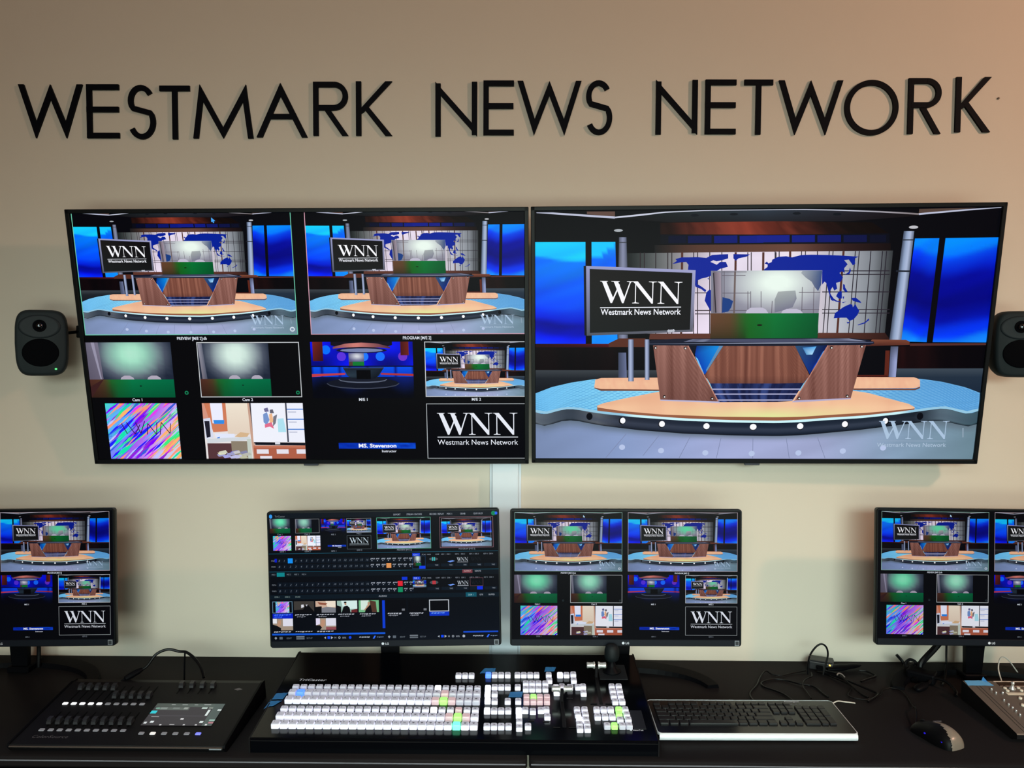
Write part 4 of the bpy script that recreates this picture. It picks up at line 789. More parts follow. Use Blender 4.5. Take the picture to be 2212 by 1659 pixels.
def letter_shapes(ch, w, h):
    t = SW; o = []
    if ch == 'W':
        a = w * 0.262; tx = t * 1.07; k2 = (w / 2 + tx - a) / h; zq = 2 * tx / (k2 + a / h); xq = tx + (h - zq) * a / h; zp = (w / 2 - a) / k2
        o = [[(0, h), (tx, h), (xq, zq), (w / 2, h), (w - xq, zq), (w - tx, h), (w, h), (w - a, 0), (w / 2, zp), (a, 0)]]
    if ch == 'M':
        m_ = w * 0.115; tx = t * 1.12; kk = m_ / h; kd = (w / 2 + tx - m_) / h; zv = h - (w / 2 - m_) / kd; zi = (m_ + h * kd - tx - t) / (kk + kd); xi = t + zi * kk
        o = [[(0, 0), (m_, h), (w / 2, zv), (w - m_, h), (w, 0), (w - t, 0), (w - xi, zi), (w / 2, 0), (xi, zi), (t, 0)]]
    if ch == 'A':
        c = w * .475; tx = t * 1.12
        o = [[(0, 0), (tx, 0), (c, h * (1 - tx / c)), (c, h)], [(w, 0), (c, h), (c, h * (1 - tx / c)), (w - tx, 0)], bar(w * .24, h * .335, w * .76, h * .335 + t * .95)]
    if ch == 'E': o = [bar(0, 0, t, h), bar(0, 0, w, t), bar(0, h - t, w, h), bar(0, h * .485, w * .985, h * .485 + t)]
    if ch == 'T': o = [bar(w / 2 - t / 2, 0, w / 2 + t / 2, h), bar(0, h - t, w, h)]
    if ch == 'N': o = [bar(0, 0, t, h * .97), bar(w - t, h * .03, w, h), [(0, h), (t * .15, h), (w, h * .0 + 0), (w, 0), (w - t * .15, 0), (0, h)]][:2] + [[(0, h), (w - t * .0, t * 1.45), (w, 0), (0, h - t * 1.45)]]
    if ch == 'K': o = [bar(0, 0, t, h), [(t * .9, h * .50), (w - t * 1.3, h), (w - t * .0, h), (t * 1.5, h * .44), (t * .9, h * .40)][::1], [(t * 1.3, h * .52), (t * 2.1, h * .57), (w, 0), (w - t * 1.35, 0)]]
    if ch == 'R':
        zc, r = h * 0.735, h * 0.265 - t / 2; xc = w * .98 - t / 2 - r
        o = [bar(0, 0, t, h), bar(t * .5, h - t, xc, h), bar(t * .5, zc - r - t / 2, xc, zc - r + t / 2)] + band(arc(xc, zc, r, r, 90, -90)) + [diag(t * 2.1 + t * .7, h * .46, w - t * .68, 0)]
    if ch == 'S':
        rx = w * .40 - t / 2 + .002; rz = h * .24
        top = arc(w * .50, h - t / 2 - rz, rx, rz, 30, 215, 16); bot = arc(w * .52, t / 2 + rz * 1.12, rx * 1.08, rz * 1.12, 38, -152, 18)
        o = band(top + bot)
    return o
ordn = ['first', 'second', 'third', 'fourth', 'fifth', 'sixth', 'seventh', 'eighth']
words = ['WESTMARK'] * 8 + ['NEWS'] * 4 + ['NETWORK'] * 7; idx = list(range(8)) + list(range(4)) + list(range(7))
for k, (ch, x0, x1, z0, z1) in enumerate(LET):
    bm = bmesh.new(); w, h = x1 - x0, z1 - z0
    if ch == 'O':
        n = 64; c = (w / 2, h / 2)
        ro = [(c[0] + w / 2 * cos(2 * pi * i / n), c[1] + h / 2 * sin(2 * pi * i / n)) for i in range(n)]; ri = [(c[0] + (w / 2 - SW) * cos(2 * pi * i / n), c[1] + (h / 2 - SW) * sin(2 * pi * i / n)) for i in range(n)]
        V = [[bm.verts.new((p[0], y, p[1])) for p in r] for r in (ro, ri) for y in (0, -0.0070)]
        for a, b in ((0, 1), (1, 3), (3, 2), (2, 0)):
            for i in range(n): bm.faces.new((V[a][i], V[a][(i + 1) % n], V[b][(i + 1) % n], V[b][i]))
    else:
        for i, q in enumerate(letter_shapes(ch, w, h)): prism(bm, q, -0.0070 - 0.00025 * (i % 4), 0)
    o = done(bm, 'wall_letter', M_LETTER, loc=(x0, -0.0003, z0))
    tag(o, 'black raised wall letter %s, %s letter of the word %s' % (ch, ordn[idx[k]], words[k]), 'letter', 'black letters spelling WESTMARK NEWS NETWORK')

# ================================================================== TELEVISIONS
def television(loc, rot, label, paint, mx):
    t = empty('television', loc, rot, label, 'television', 'two wall-mounted televisions')
    W, H = 1.238, 0.71; b, bb = 0.0115, 0.0125
    bm = bmesh.new()
    for x0, x1, z0, z1 in ((-W / 2, W / 2, H / 2 - b, H / 2), (-W / 2, W / 2, -H / 2, -H / 2 + bb), (-W / 2, -W / 2 + b, -H / 2, H / 2), (W / 2 - b, W / 2, -H / 2, H / 2)): box(bm, x0, x1, -0.008, 0.022, z0, z1, 0.0015, 1)
    done(bm, 'bezel', M_BEZEL, t)
    bm = bmesh.new(); box(bm, -W / 2 + .004, W / 2 - .004, 0.006, 0.022, -H / 2 + .004, H / 2 - .004, 0.002, 1); prism(bm, [(-W / 2 + .12, -H / 2 + .03), (W / 2 - .12, -H / 2 + .03), (W / 2 - .2, .12), (-W / 2 + .2, .12)], 0.02, 0.042); done(bm, 'back_shell', M_SHELL, t)
    P = Pic(W - 2 * b, H - b - bb); paint(P); s = P.build(t); s.location = (0, -0.0015, (bb - b) / 2)
    bm = bmesh.new(); box(bm, -0.021, 0.021, -0.007, 0.004, -H / 2 - 0.0055, -H / 2 + 0.001, 0.001, 1); done(bm, 'logo_tab', mat('tab_grey', (62, 66, 74), 0.35), t)
    bm = bmesh.new(); x = loc[0]; box(bm, x - .30, x + .30, -0.012, -0.0006, 1.55, 1.78, 0.002, 1)
    for sx in (-.2, .2): prism(bm, [(-0.010, 1.56), (-0.028, 1.56), (-0.062, 1.77), (-0.010, 1.77)], x + sx - .012, x + sx + .012, 'X')
    o = done(bm, 'wall_bracket', M_SHELL, t); o.data.transform((Matrix.Translation(loc) @ Euler(rot).to_matrix().to_4x4()).inverted())
    return t
television((-0.5931, -0.1020, 1.6803), (rad(9.53), rad(-0.41), rad(-0.37)), 'wall television on the left showing the eight-window multiviewer', lambda P: multiview(P, True, 0), 0)
television((0.6519, -0.1165, 1.6910), (rad(9.38), rad(-0.42), rad(-1.64)), 'wall television on the right filled with one news studio picture', lambda P: studio(P, 0), 0)
# ================================================================== SPEAKERS
def speaker(loc, rot, label, side):
    t = empty('studio_speaker', loc, rot, label, 'speaker', 'two small studio speakers')
    W, H, D = 0.126, 0.179, 0.092
    def ring(w, h, y, p=5.0, n=44, bul=0.0):
        out = []
        for k in range(n):
            a = 2 * pi * k / n; c, s_ = cos(a), sin(a)
            x = math.copysign(abs(c) ** (2 / p), c) * w / 2; z = math.copysign(abs(s_) ** (2 / p), s_) * h / 2
            x *= 1 - 0.09 * max(0, -z / (h / 2)) ** 2 - 0.05 * max(0, z / (h / 2)) ** 2
            out.append((x, y, z))
        return out
    bm = bmesh.new()
    loft(bm, [ring(W * .80, H * .80, D), ring(W * .93, H * .93, D * .88), ring(W, H, D * .5), ring(W, H, D * .22), ring(W * .97, H * .975, D * .08), ring(W * .93, H * .945, 0.003), ring(W * .86, H * .90, 0)])
    auto_smooth(done(bm, 'cabinet', M_SPK, t), 50)
    # waveguide dish with dome, woofer behind its grille
    bm = bmesh.new(); lathe(bm, [(0.0480, 0.0002), (0.0470, -0.0016), (0.0400, -0.0014), (0.0150, -0.0010)], (-0.002, 0, 0.044), 'Y', 40, sx=1.05, sz=0.66); done(bm, 'waveguide', mat('speaker_waveguide', (28, 35, 39), 0.5, spec=0.15), t, smooth=True)
    bm = bmesh.new(); lathe(bm, [(0.0165, -0.0010), (0.0160, -0.0035), (0.0105, -0.0030)], (-0.002, 0, 0.046), 'Y', 28); done(bm, 'tweeter_ring', M_GRILLE, t)
    bm = bmesh.new(); lathe(bm, [(0.0095 * cos(rad(a)), -0.004 - 0.006 * sin(rad(a))) for a in range(0, 91, 15)][:-1], (-0.002, 0, 0.046), 'Y', 24); done(bm, 'tweeter_dome', M_DOME, t, smooth=True)
    bm = bmesh.new(); lathe(bm, [(0.0440, 0.0004), (0.0435, -0.0016), (0.0400, -0.0022), (0.0200, -0.0034), (0.0010, -0.0040)], (-0.001, 0, -0.026), 'Y', 44, sx=1.0, sz=0.86); done(bm, 'woofer_grille', M_GRILLE, t, smooth=True)
    bm = bmesh.new(); lathe(bm, [(0.0026, -0.0002), (0.0026, -0.0028), (0.0012, -0.0036)], (0.0345, -0.0008, -0.0705), 'Y', 14, sx=1.1, sz=0.85); done(bm, 'indicator_light', M_LEDG, t)
    bm = bmesh.new(); tube(bm, [(side * 0.055, 0.078, 0.028), (side * 0.075, 0.10, 0.031), (side * 0.090, 0.108, 0.033)], 0.0045); box(bm, side * 0.088 - .010, side * 0.088 + .010, 0.10, 0.112, 0.015, 0.05, 0.002, 1); done(bm, 'mounting_arm', M_SHELL, t)
    return t
speaker((-1.2880, -0.1600, 1.669), (0, 0, rad(25)), 'small dark grey studio speaker on the wall left of the televisions', 1)
speaker((1.3440, -0.1500, 1.677), (0, 0, rad(-14)), 'small dark grey studio speaker at the right edge of the right television', -1)

# ================================================================== DESKS
def desk(x0, x1, label):
    t = empty('desk', ((x0 + x1) / 2, -0.29, 0), (0, 0, 0), label, 'desk', 'two black desks joined end to end')
    c = (x0 + x1) / 2; a, b = x0 - c, x1 - c
    bm = bmesh.new(); y0, y1 = -0.286, 0.2885
    ol = rrect(a, b, y0, y1, 0.018, 6); lo = rrect(a + .004, b - .004, y0 + .004, y1 - .0, 0.016, 6)
    loft(bm, [[(p[0], p[1], z) for p in (ol if q else lo)] for z, q in ((0.722, 0), (0.727, 1), (0.744, 1))] + [[(p[0] * 1, p[1], 0.7475) for p in rrect(a + .0008, b - .0008, y0 + .0008, y1, 0.0175, 6)], [(p[0], p[1], 0.7496) for p in lo]])
    auto_smooth(done(bm, 'desk_top', [M_DESK], t), 35)
    bm = bmesh.new(); box(bm, a + .004, b - .004, y0 - 0.0006, y0 + .0015, 0.7375, 0.7405, 0.0006, 1); done(bm, 'edge_highlight', M_DESKHILITE, t)  # painted highlight: pale strip along the rounded front edge
    for xx in (a + .04, b - .065):
        bm = bmesh.new(); box(bm, xx, xx + .025, y0 + .03, y1 - .03, 0.0, 0.722, 0.002, 1); done(bm, 'side_panel', M_SHELL, t)
    bm = bmesh.new(); box(bm, a + .065, b - .065, y1 - .08, y1 - .06, 0.30, 0.722, 0.002, 1); done(bm, 'modesty_panel', M_SHELL, t)
desk(-1.78, 0.0225, 'left black desk carrying the lighting desk and the video switcher')
desk(0.0265, 1.83, 'right black desk carrying the keyboard, mouse and camera controller')

# ================================================================== COMPUTER MONITORS
def monitor(loc, rot, label, paint, post_dx, base=True, dim=1.0, ryl=0.15, ryr=0.15):
    t = empty('computer_monitor', loc, rot, label, 'monitor', 'four black monitors on the desks')
    W, H = 0.6115, 0.363; b, top, chin = 0.0035, 0.0045, 0.0185
    bm = bmesh.new(); ol = rrect(-W / 2, W / 2, -H / 2, H / 2, 0.007, 4)
    loft(bm, [[(p[0] * k, y, p[1] * k2) for p in ol] for y, k, k2 in ((0.0, .997, .995), (0.0015, 1, 1), (0.016, 1, 1), (0.022, .99, .985), (0.040, .72, .62), (0.046, .68, .58))])
    auto_smooth(done(bm, 'housing', M_BEZEL, t), 35)
    P = Pic(W - 2 * b, H - top - chin); P.grade = lambda c: tuple(255 * dim * (min(v, 255) / 255) ** 1.12 for v in c); paint(P)
    s = P.build(t); s.location = (0, -0.0004, (chin - top) / 2)
    bm = bmesh.new(); box(bm, -W / 2 + .004, W / 2 - .004, -0.0022, 0.001, -H / 2 + .002, -H / 2 + chin, 0.0008, 1); done(bm, 'chin', M_CHIN, t)
    bm = bmesh.new(); Z = -H / 2 + chin * 0.5
    pr = [(0.0035 * cos(2 * pi * k / 18) - 0.0065, 0.0035 * sin(2 * pi * k / 18) + Z) for k in range(18)]
    f = bm.faces.new([bm.verts.new((x, -0.0025, z)) for x, z in pr]); text_mesh(bm, 'LG', lambda x, z: (x + 0.0, -0.0025, z + Z - 0.0027), 0.0054, bold=0.02); done(bm, 'logo', M_PRINT, t)
    bm = bmesh.new(); sx = W / 2 - 0.0125; box(bm, sx - .006, sx + .006, -0.0032, -0.0020, -H / 2 + .003, -H / 2 + .017, 0.0004, 1)
    o = done(bm, 'energy_sticker', M_STICKER, t); bm = bmesh.new(); box(bm, sx - .0042, sx + .0042, -0.0036, -0.0030, -H / 2 + .0052, -H / 2 + .0148); bm2 = done(bm, 'sticker_print', mat('sticker_ink', (30, 34, 40), 0.6), o)
    # stand: post down to a curved foot on the desk (world upright)
    inv = Euler(rot).to_matrix().to_4x4().inverted()
    def wpart(bm, name, m):
        o = done(bm, name, m, t); o.matrix_parent_inverse = Matrix.Identity(4)
        M = (Matrix.Translation(loc) @ Euler(rot).to_matrix().to_4x4()).inverted(); o.data.transform(M); return o
    px = loc[0] + post_dx
    bm = bmesh.new(); loft(bm, [[(px + sx_ * w / 2, y + sy * d, z) for sx_, sy in ((-1, -1), (1, -1), (1, 1), (-1, 1))] for z, w, y, d in ((0.765, .044, -.115, .008), (0.84, .052, -.118, .008), (0.95, .060, -.135, .010), (1.10, .060, -.150, .014), (1.12, .055, -.155, .014))])
    box(bm, px - .045, px + .045, -0.20, -0.13, 1.02, 1.11, 0.004, 1)
    wpart(bm, 'stand_post', M_SHELL)
    if base:
        rings = []
        for k in range(29):
            a = rad(8 + 164 * k / 28); ry = (ryr if cos(a) > 0 else ryl); cx, cy = px + 0.243 * cos(a), -0.065 - ry * (1 - sin(a)); e = sin(rad(180 * k / 28)); w = 0.017 + 0.011 * e; h = 0.010 + 0.006 * e
            nx, ny = cos(a), sin(a); rings.append([(cx - nx * w, cy - ny * w, 0.7504), (cx + nx * w, cy + ny * w, 0.7504), (cx + nx * w * .8, cy + ny * w * .8, 0.7504 + h), (cx - nx * w * .8, cy - ny * w * .8, 0.7504 + h * .8)])
        bm = bmesh.new(); loft(bm, rings); box(bm, px - .03, px + .03, -0.135, -0.055, 0.7504, 0.768, 0.003, 1); wpart(bm, 'stand_base', M_SHELL)
    return t
G_ = (104, 222, 172)
M_ROT = {'m0': (rad(-2.69), rad(-0.94), rad(0.34)), 'm1': (rad(-0.84), rad(-1.28), rad(-0.26)), 'm2': (rad(-1.93), rad(-0.26), rad(-0.14)), 'm3': (rad(-2.77), rad(0.32), rad(0.16))}
mv = lambda P: multiview(P.sub(0, 0, 1, 0.9965), False, 1, G_)
monitor((-1.3697, -0.2346, 1.0482), M_ROT['m0'], 'black monitor at the left edge, standing behind the lighting desk and cut by the frame', mv, -0.022, dim=0.90)
monitor((-0.3530, -0.2299, 1.0531), M_ROT['m1'], 'black monitor showing the dark switcher control screen, left of the white raceway', switcher_ui, -0.002, ryl=0.04, ryr=0.04)
monitor((0.2844, -0.2160, 1.0553), M_ROT['m2'], 'black monitor showing the multiviewer, just right of the white raceway', mv, 0.0, dim=0.93, ryl=0.04)
monitor((1.2554, -0.2023, 1.0583), M_ROT['m3'], 'black monitor at the right edge, standing behind the mouse and camera controller', mv, 0.006, dim=0.90)

# ================================================================== VIDEO SWITCHER (keys, T-bars, joystick)
TY0, TZ0, TY1, TZ1 = -0.555, 0.785, -0.150, 0.822          # top plane, front to back
TS = (TZ1 - TZ0) / (TY1 - TY0); TA = math.atan(TS)
def tz(y): return TZ0 + TS * (y - TY0)
sw = empty('video_switcher', (-0.1425, -0.352, 0.7502), (0, 0, 0), 'wide black video switcher full of white backlit keys, before the two middle monitors', 'switcher')
def swp(x, y, z): return (x + 0.1425, y + 0.352, z - 0.7502)
bm = bmesh.new()
prism(bm, [(swp(0, y, z)[1], swp(0, y, z)[2]) for y, z in ((TY0, 0.7502), (TY0 - 0.002, TZ0 - 0.003), (TY0 + .001, TZ0), (TY1, TZ1), (TY1 + .012, TZ1 - .004), (TY1 + .014, 0.7502))], -0.4575, 0.4575, 'X')
done(bm, 'body', M_CONS, sw)
for x in (-0.4605, 0.4575):
    bm = bmesh.new()
    prism(bm, [(swp(0, y, z)[1], swp(0, y, z)[2]) for y, z in ((TY0 - .003, 0.7502), (TY0 - 0.004, TZ0), (TY1, TZ1 + .0015), (TY1 + .015, TZ1 - .002), (TY1 + .015, 0.7502))], x, x + 0.003, 'X')
    done(bm, 'end_cheek', M_CONS2, sw)
bm = bmesh.new(); box(bm, -0.4575, 0.4575, swp(0, TY0, 0)[1] - .0028, swp(0, TY0, 0)[1] + .001, 0.0275, 0.0295, .0004, 1); done(bm, 'front_edge_trim', M_CONS2, sw)

def keymesh(name, w, d, h, m, low=0.72):
    bm = bmesh.new()
    def rr(w_, d_, z, dy=0): return [(x, y + dy, z) for x, y in rrect(-w_ / 2, w_ / 2, -d_ / 2, d_ / 2, min(w_, d_) * .14, 2)]
    loft(bm, [rr(w, d, 0), rr(w, d, h * .66), rr(w * .97, d * .97, h * .86), rr(w * .86, d * .84, h)])
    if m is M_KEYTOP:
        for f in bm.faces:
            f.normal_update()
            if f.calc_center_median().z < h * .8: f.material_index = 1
    me = bpy.data.meshes.new(name); bmesh.ops.recalc_face_normals(bm, faces=bm.faces[:]); bm.to_mesh(me); bm.free(); me.materials.append(m)
    if m is M_KEYTOP: me.materials.append(M_KEYSIDE)
    return me
def place(me, name, parent, loc, rot=(0, 0, 0)):
    o = bpy.data.objects.new(name, me); o.location = loc; o.rotation_euler = rot; o.parent = parent; COL.objects.link(o); return o
def joined(name, me, locs, parent, rot=(0, 0, 0)):
    bm = bmesh.new(); Rm = Euler(rot).to_matrix().to_4x4()
    for l in locs:
        b2 = bmesh.new(); b2.from_mesh(me); bmesh.ops.transform(b2, matrix=Matrix.Translation(l) @ Rm, verts=b2.verts); merge(bm, b2)
    return tag(done(bm, name, list(me.materials), parent), kind='stuff')
KM = {}
def km(kind, size):
    k = (kind, size)
    if k not in KM:
        w, d, h = {'big': (0.0182, 0.0185, 0.012), 'row': (0.0160, 0.0135, 0.010), 'fn': (0.0146, 0.0155, 0.010)}[size]
        KM[k] = keymesh('key_mesh', w, d, h, {'w': M_KEYTOP, 'l': M_LITW, 'b': M_LITB, 'r': M_LITP, 'g': M_LITG, 'R': M_LITR, 'c': M_LITC}[kind])
    return KM[k]
ROWS = [(-0.3430, 'row'), (-0.3725, 'big'), (-0.4045, 'big'), (-0.4440, 'row'), (-0.4760, 'big'), (-0.5110, 'big')]
lit = {(0, 18): 'l', (1, 1): 'b', (2, 19): 'g', (3, 18): 'l', (4, 21): 'g', (5, 21): 'c'}
for j, i in ((2, 18), (2, 20), (1, 19), (4, 20), (4, 22), (3, 21)): lit[(j, i)] = 'r'
stuffk = []; cnt = 0
leg = bmesh.new()
for j in range(5, -1, -1):
    y, sz = ROWS[j]
    for i in range(24):
        x = -0.5560 + 0.0200 * i * (0.4755 / 0.4800)
        L_ = swp(x, y, tz(y) + 0.0002)
        k = lit.get((j, i), 'w')
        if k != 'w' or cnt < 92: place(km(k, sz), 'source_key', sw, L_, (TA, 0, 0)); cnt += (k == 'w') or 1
        else: stuffk.append((L_, sz))
        if i < 16 and k == 'w':
            h = 0.012 if sz == 'big' else 0.010
            P = lambda a, b, L_=L_, h=h: (L_[0] + a - 0.0035, L_[1] + b - 0.0022, L_[2] + h + 0.0003 + (b) * TS)
            text_mesh(leg, str(i + 1), P, 0.0048, bold=0.02)
        elif k == 'w':
            prism(leg, [(L_[0] - .0035, L_[1] + .002), (L_[0] + .0035, L_[1] + .002), (L_[0] + .0006, L_[1] - .003), (L_[0] - .0006, L_[1] - .003)], L_[2] + (0.0122 if sz == 'big' else 0.0102), L_[2] + (0.0124 if sz == 'big' else 0.0104), 'Z')
done(leg, 'key_legends', M_LEGEND, sw)
for sz in ('row', 'big'):
    ls = [l for l, s_ in stuffk if s_ == sz]
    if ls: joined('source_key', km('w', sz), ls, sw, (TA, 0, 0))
FK = [('w',-0.1528,-0.2791),('w',-0.136,-0.2788),('w',-0.1191,-0.2786),('w',-0.0595,-0.275),('w',-0.0426,-0.2747),('w',-0.0257,-0.2745),('w',-0.0005,-0.2741),('w',0.0159,-0.2738),('w',0.0323,-0.2735),('w',0.0489,-0.2733),('w',0.0804,-0.2728),('w',0.0812,-0.3011),('w',0.1265,-0.272),('w',0.1441,-0.2692),('w',0.1436,-0.3001),('w',-0.0576,-0.3358),('w',-0.0412,-0.3356),('w',-0.0248,-0.3353),('w',0.0004,-0.3349),('w',0.0208,-0.3172),('w',0.0368,-0.317),('w',0.0531,-0.3167),('w',0.0704,-0.3164),('w',0.0206,-0.3444),('w',0.0364,-0.3441),('w',0.0525,-0.3439),('w',0.0696,-0.3436),('w',0.1117,-0.3307),('w',0.1318,-0.3328),('w',0.152,-0.3325),('w',0.1648,-0.3299),('w',0.1636,-0.3615),('w',-0.0566,-0.3697),('w',-0.0556,-0.4024),('w',-0.0238,-0.402),('w',0.0018,-0.4016),('w',0.237,-0.3287),('w',0.2547,-0.3284),('w',0.2369,-0.3517),('w',0.2544,-0.3514),('w',0.2367,-0.3746),('w',0.254,-0.3743),('w',0.2374,-0.4002),('w',0.2545,-0.4),('w',-0.0554,-0.4452),('w',-0.0387,-0.445),('w',-0.022,-0.4447),('w',0.0186,-0.4419),('w',0.0365,-0.446),('w',0.0557,-0.4413),('w',0.0689,-0.4389),('w',0.0703,-0.4694),('w',-0.0702,-0.5115),('w',-0.0538,-0.5112),('w',-0.0372,-0.511),('w',-0.0204,-0.5107),('w',0.0043,-0.4916),('w',0.0043,-0.5165),('w',0.0244,-0.51),('w',0.142,-0.4378),('w',0.16,-0.4375),('w',0.1428,-0.4597),('w',0.1606,-0.4594),('w',0.16,-0.4808),('w',0.1434,-0.5),('w',0.1608,-0.4997),('w',0.1432,-0.5185),('w',0.1604,-0.5182),('w',0.1888,-0.4371),('w',0.2056,-0.4368),('w',0.2223,-0.4366),('w',0.1882,-0.4676),('w',0.2059,-0.4674),('w',0.2229,-0.4671),('w',0.2571,-0.436),('w',0.2578,-0.4579),('w',0.2397,-0.4796),('w',0.2585,-0.4793),('w',0.2065,-0.5052),('w',0.2412,-0.5047),('w',0.2574,-0.5044),('l',0.1096,-0.2723),('l',-0.0743,-0.341),('l',-0.074,-0.37),('l',-0.0727,-0.4004),('l',-0.0722,-0.4455),('l',0.0031,-0.4444),('l',0.0038,-0.464),('l',0.0963,-0.3359),('l',0.097,-0.3601),('l',0.1443,-0.4811),('b',-0.0759,-0.2753),('r',0.022,-0.3826),('r',0.0548,-0.3821),('r',0.0721,-0.3819),('r',0.0384,-0.4033),('r',0.0218,-0.4036),('r',0.0543,-0.403),('r',0.0714,-0.4028),('g',0.0388,-0.3824),('g',0.2415,-0.4363),('g',0.24,-0.4582),('g',0.2232,-0.505)]
nfn = 0; rest = []; leg = bmesh.new()
for k, x, y in sorted(FK, key=lambda q: q[0] == 'w'):
    L_ = swp(x, y, tz(y) + 0.0002)
    if k == 'w': box(leg, L_[0] - .0030, L_[0] + .0024, L_[1] + .0002, L_[1] + .0014, L_[2] + .0101, L_[2] + .0104); box(leg, L_[0] - .0012, L_[0] + .0030, L_[1] - .0026, L_[1] - .0016, L_[2] + .0099, L_[2] + .0102)
    if nfn < 100: place(km(k, 'fn'), 'function_key', sw, L_, (TA, 0, 0)); nfn += 1
    else: rest.append(L_)
done(leg, 'key_legends', M_LEGEND, sw)
if rest: joined('function_key', km('w', 'fn'), rest, sw, (TA, 0, 0))
# T-bar faders: slot, lever and twin silver grips
for x, y0, y1, yh in ((0.1085, -0.3750, -0.5050, -0.3890), (0.2035, -0.2600, -0.4020, -0.2700)):
    bm = bmesh.new(); box(bm, -0.0042, 0.0042, 0, (y0 - y1), 0.0, 0.0012, .0004, 1); box(bm, -0.0012, 0.0012, 0.004, (y0 - y1) - .004, 0.0012, 0.0016)
    L_ = swp(x, y1, tz(y1)); sl = done(bm, 'fader_slot', M_CONS2, sw, L_, (TA, 0, 0))
    bm = bmesh.new(); box(bm, -0.0035, 0.0035, -.006, .006, -.001, 0.030, .001, 1); lv = done(bm, 'fader_lever', M_CONS2, sw, swp(x, yh, tz(yh)), (TA, 0, 0))
    for sx in (-1, 1):
        bm = bmesh.new(); lathe(bm, [(0.0088, sx * 0.0040), (0.0092, sx * 0.0050), (0.0092, sx * 0.0075), (0.0074, sx * 0.0085), (0.0068, sx * 0.0150), (0.0078, sx * 0.0235), (0.0066, sx * 0.0250)], (0, 0, 0.032), 'X', 24)
        auto_smooth(done(bm, 'fader_grip', M_SILVER, lv), 40)
    bm = bmesh.new(); box(bm, -0.026, -0.010, -.002, .002, 0, .0015, .0005, 1); box(bm, 0.010, 0.026, -.002, .002, 0, .0015, .0005, 1); done(bm, 'fader_end_mark', M_CONS2, sw, swp(x, y1 - .0005, tz(y1)), (TA, 0, 0))
for x, y in ((0.0325, -0.478), (0.0665, -0.481), (0.128, -0.378)):
    bm = bmesh.new(); box(bm, -0.007, 0.007, -.003, .003, 0, .0012, .0005, 1); done(bm, 'small_label_plate', M_CONS2, sw, swp(x, y, tz(y)), (TA, 0, 0))
# dark control pads
for x0, x1, y0, y1 in ((0.212, 0.284, -0.284, -0.206), (0.268, 0.296, -0.510, -0.430)):
    bm = bmesh.new(); box(bm, x0 + .1425, x1 + .1425, 0, y1 - y0, 0, 0.0012, .0004, 1); done(bm, 'control_pad', mat('pad_dark', (17, 21, 26), 0.5), sw, (0, y0 + .352, tz(y0) - .7502), (TA, 0, 0))
bm = bmesh.new(); lathe(bm, [(0.024, 0), (0.023, 0.003), (0.012, 0.012), (0.008, 0.026), (0.0085, 0.030)], (0, 0, 0), 'Z', 28); jb = done(bm, 'joystick_boot', M_SHELL, sw, swp(0.247, -0.243, tz(-0.243) + .001), smooth=True)
bm = bmesh.new(); lathe(bm, [(0.009, 0.026), (0.0175, 0.032), (0.0195, 0.042), (0.0190, 0.058), (0.0150, 0.068), (0.0095, 0.072)], (0, 0.0, 0), 'Z', 28, sx=1.0, sz=0.9); done(bm, 'joystick_knob', mat('joystick_rubber', (11, 17, 20), 0.6, spec=.2), sw, swp(0.247, -0.243, tz(-0.243)), (rad(-4), 0, 0), True)
bm = bmesh.new(); text_mesh(bm, 'TriCaster', lambda a, b: (a, b, 0), 0.0105, fitw=0.071, slant=0.22, bold=0.01); done(bm, 'lettering', M_PRINT, sw, swp(-0.562, -0.3035, tz(-0.3035) + .0004), (TA, 0, 0))
bm = bmesh.new(); text_mesh(bm, 'NewTek', lambda a, b: (a + .008, b, 0), 0.0050, fitw=0.024, bold=0.01)
bm.faces.new([bm.verts.new((0.003 + 0.0028 * cos(2 * pi * k / 14), 0.0025 + 0.0028 * sin(2 * pi * k / 14), 0)) for k in range(14)]); done(bm, 'maker_logo', M_PRINT, sw, swp(0.257, -0.5160, tz(-0.516) + .0004), (TA, 0, 0))

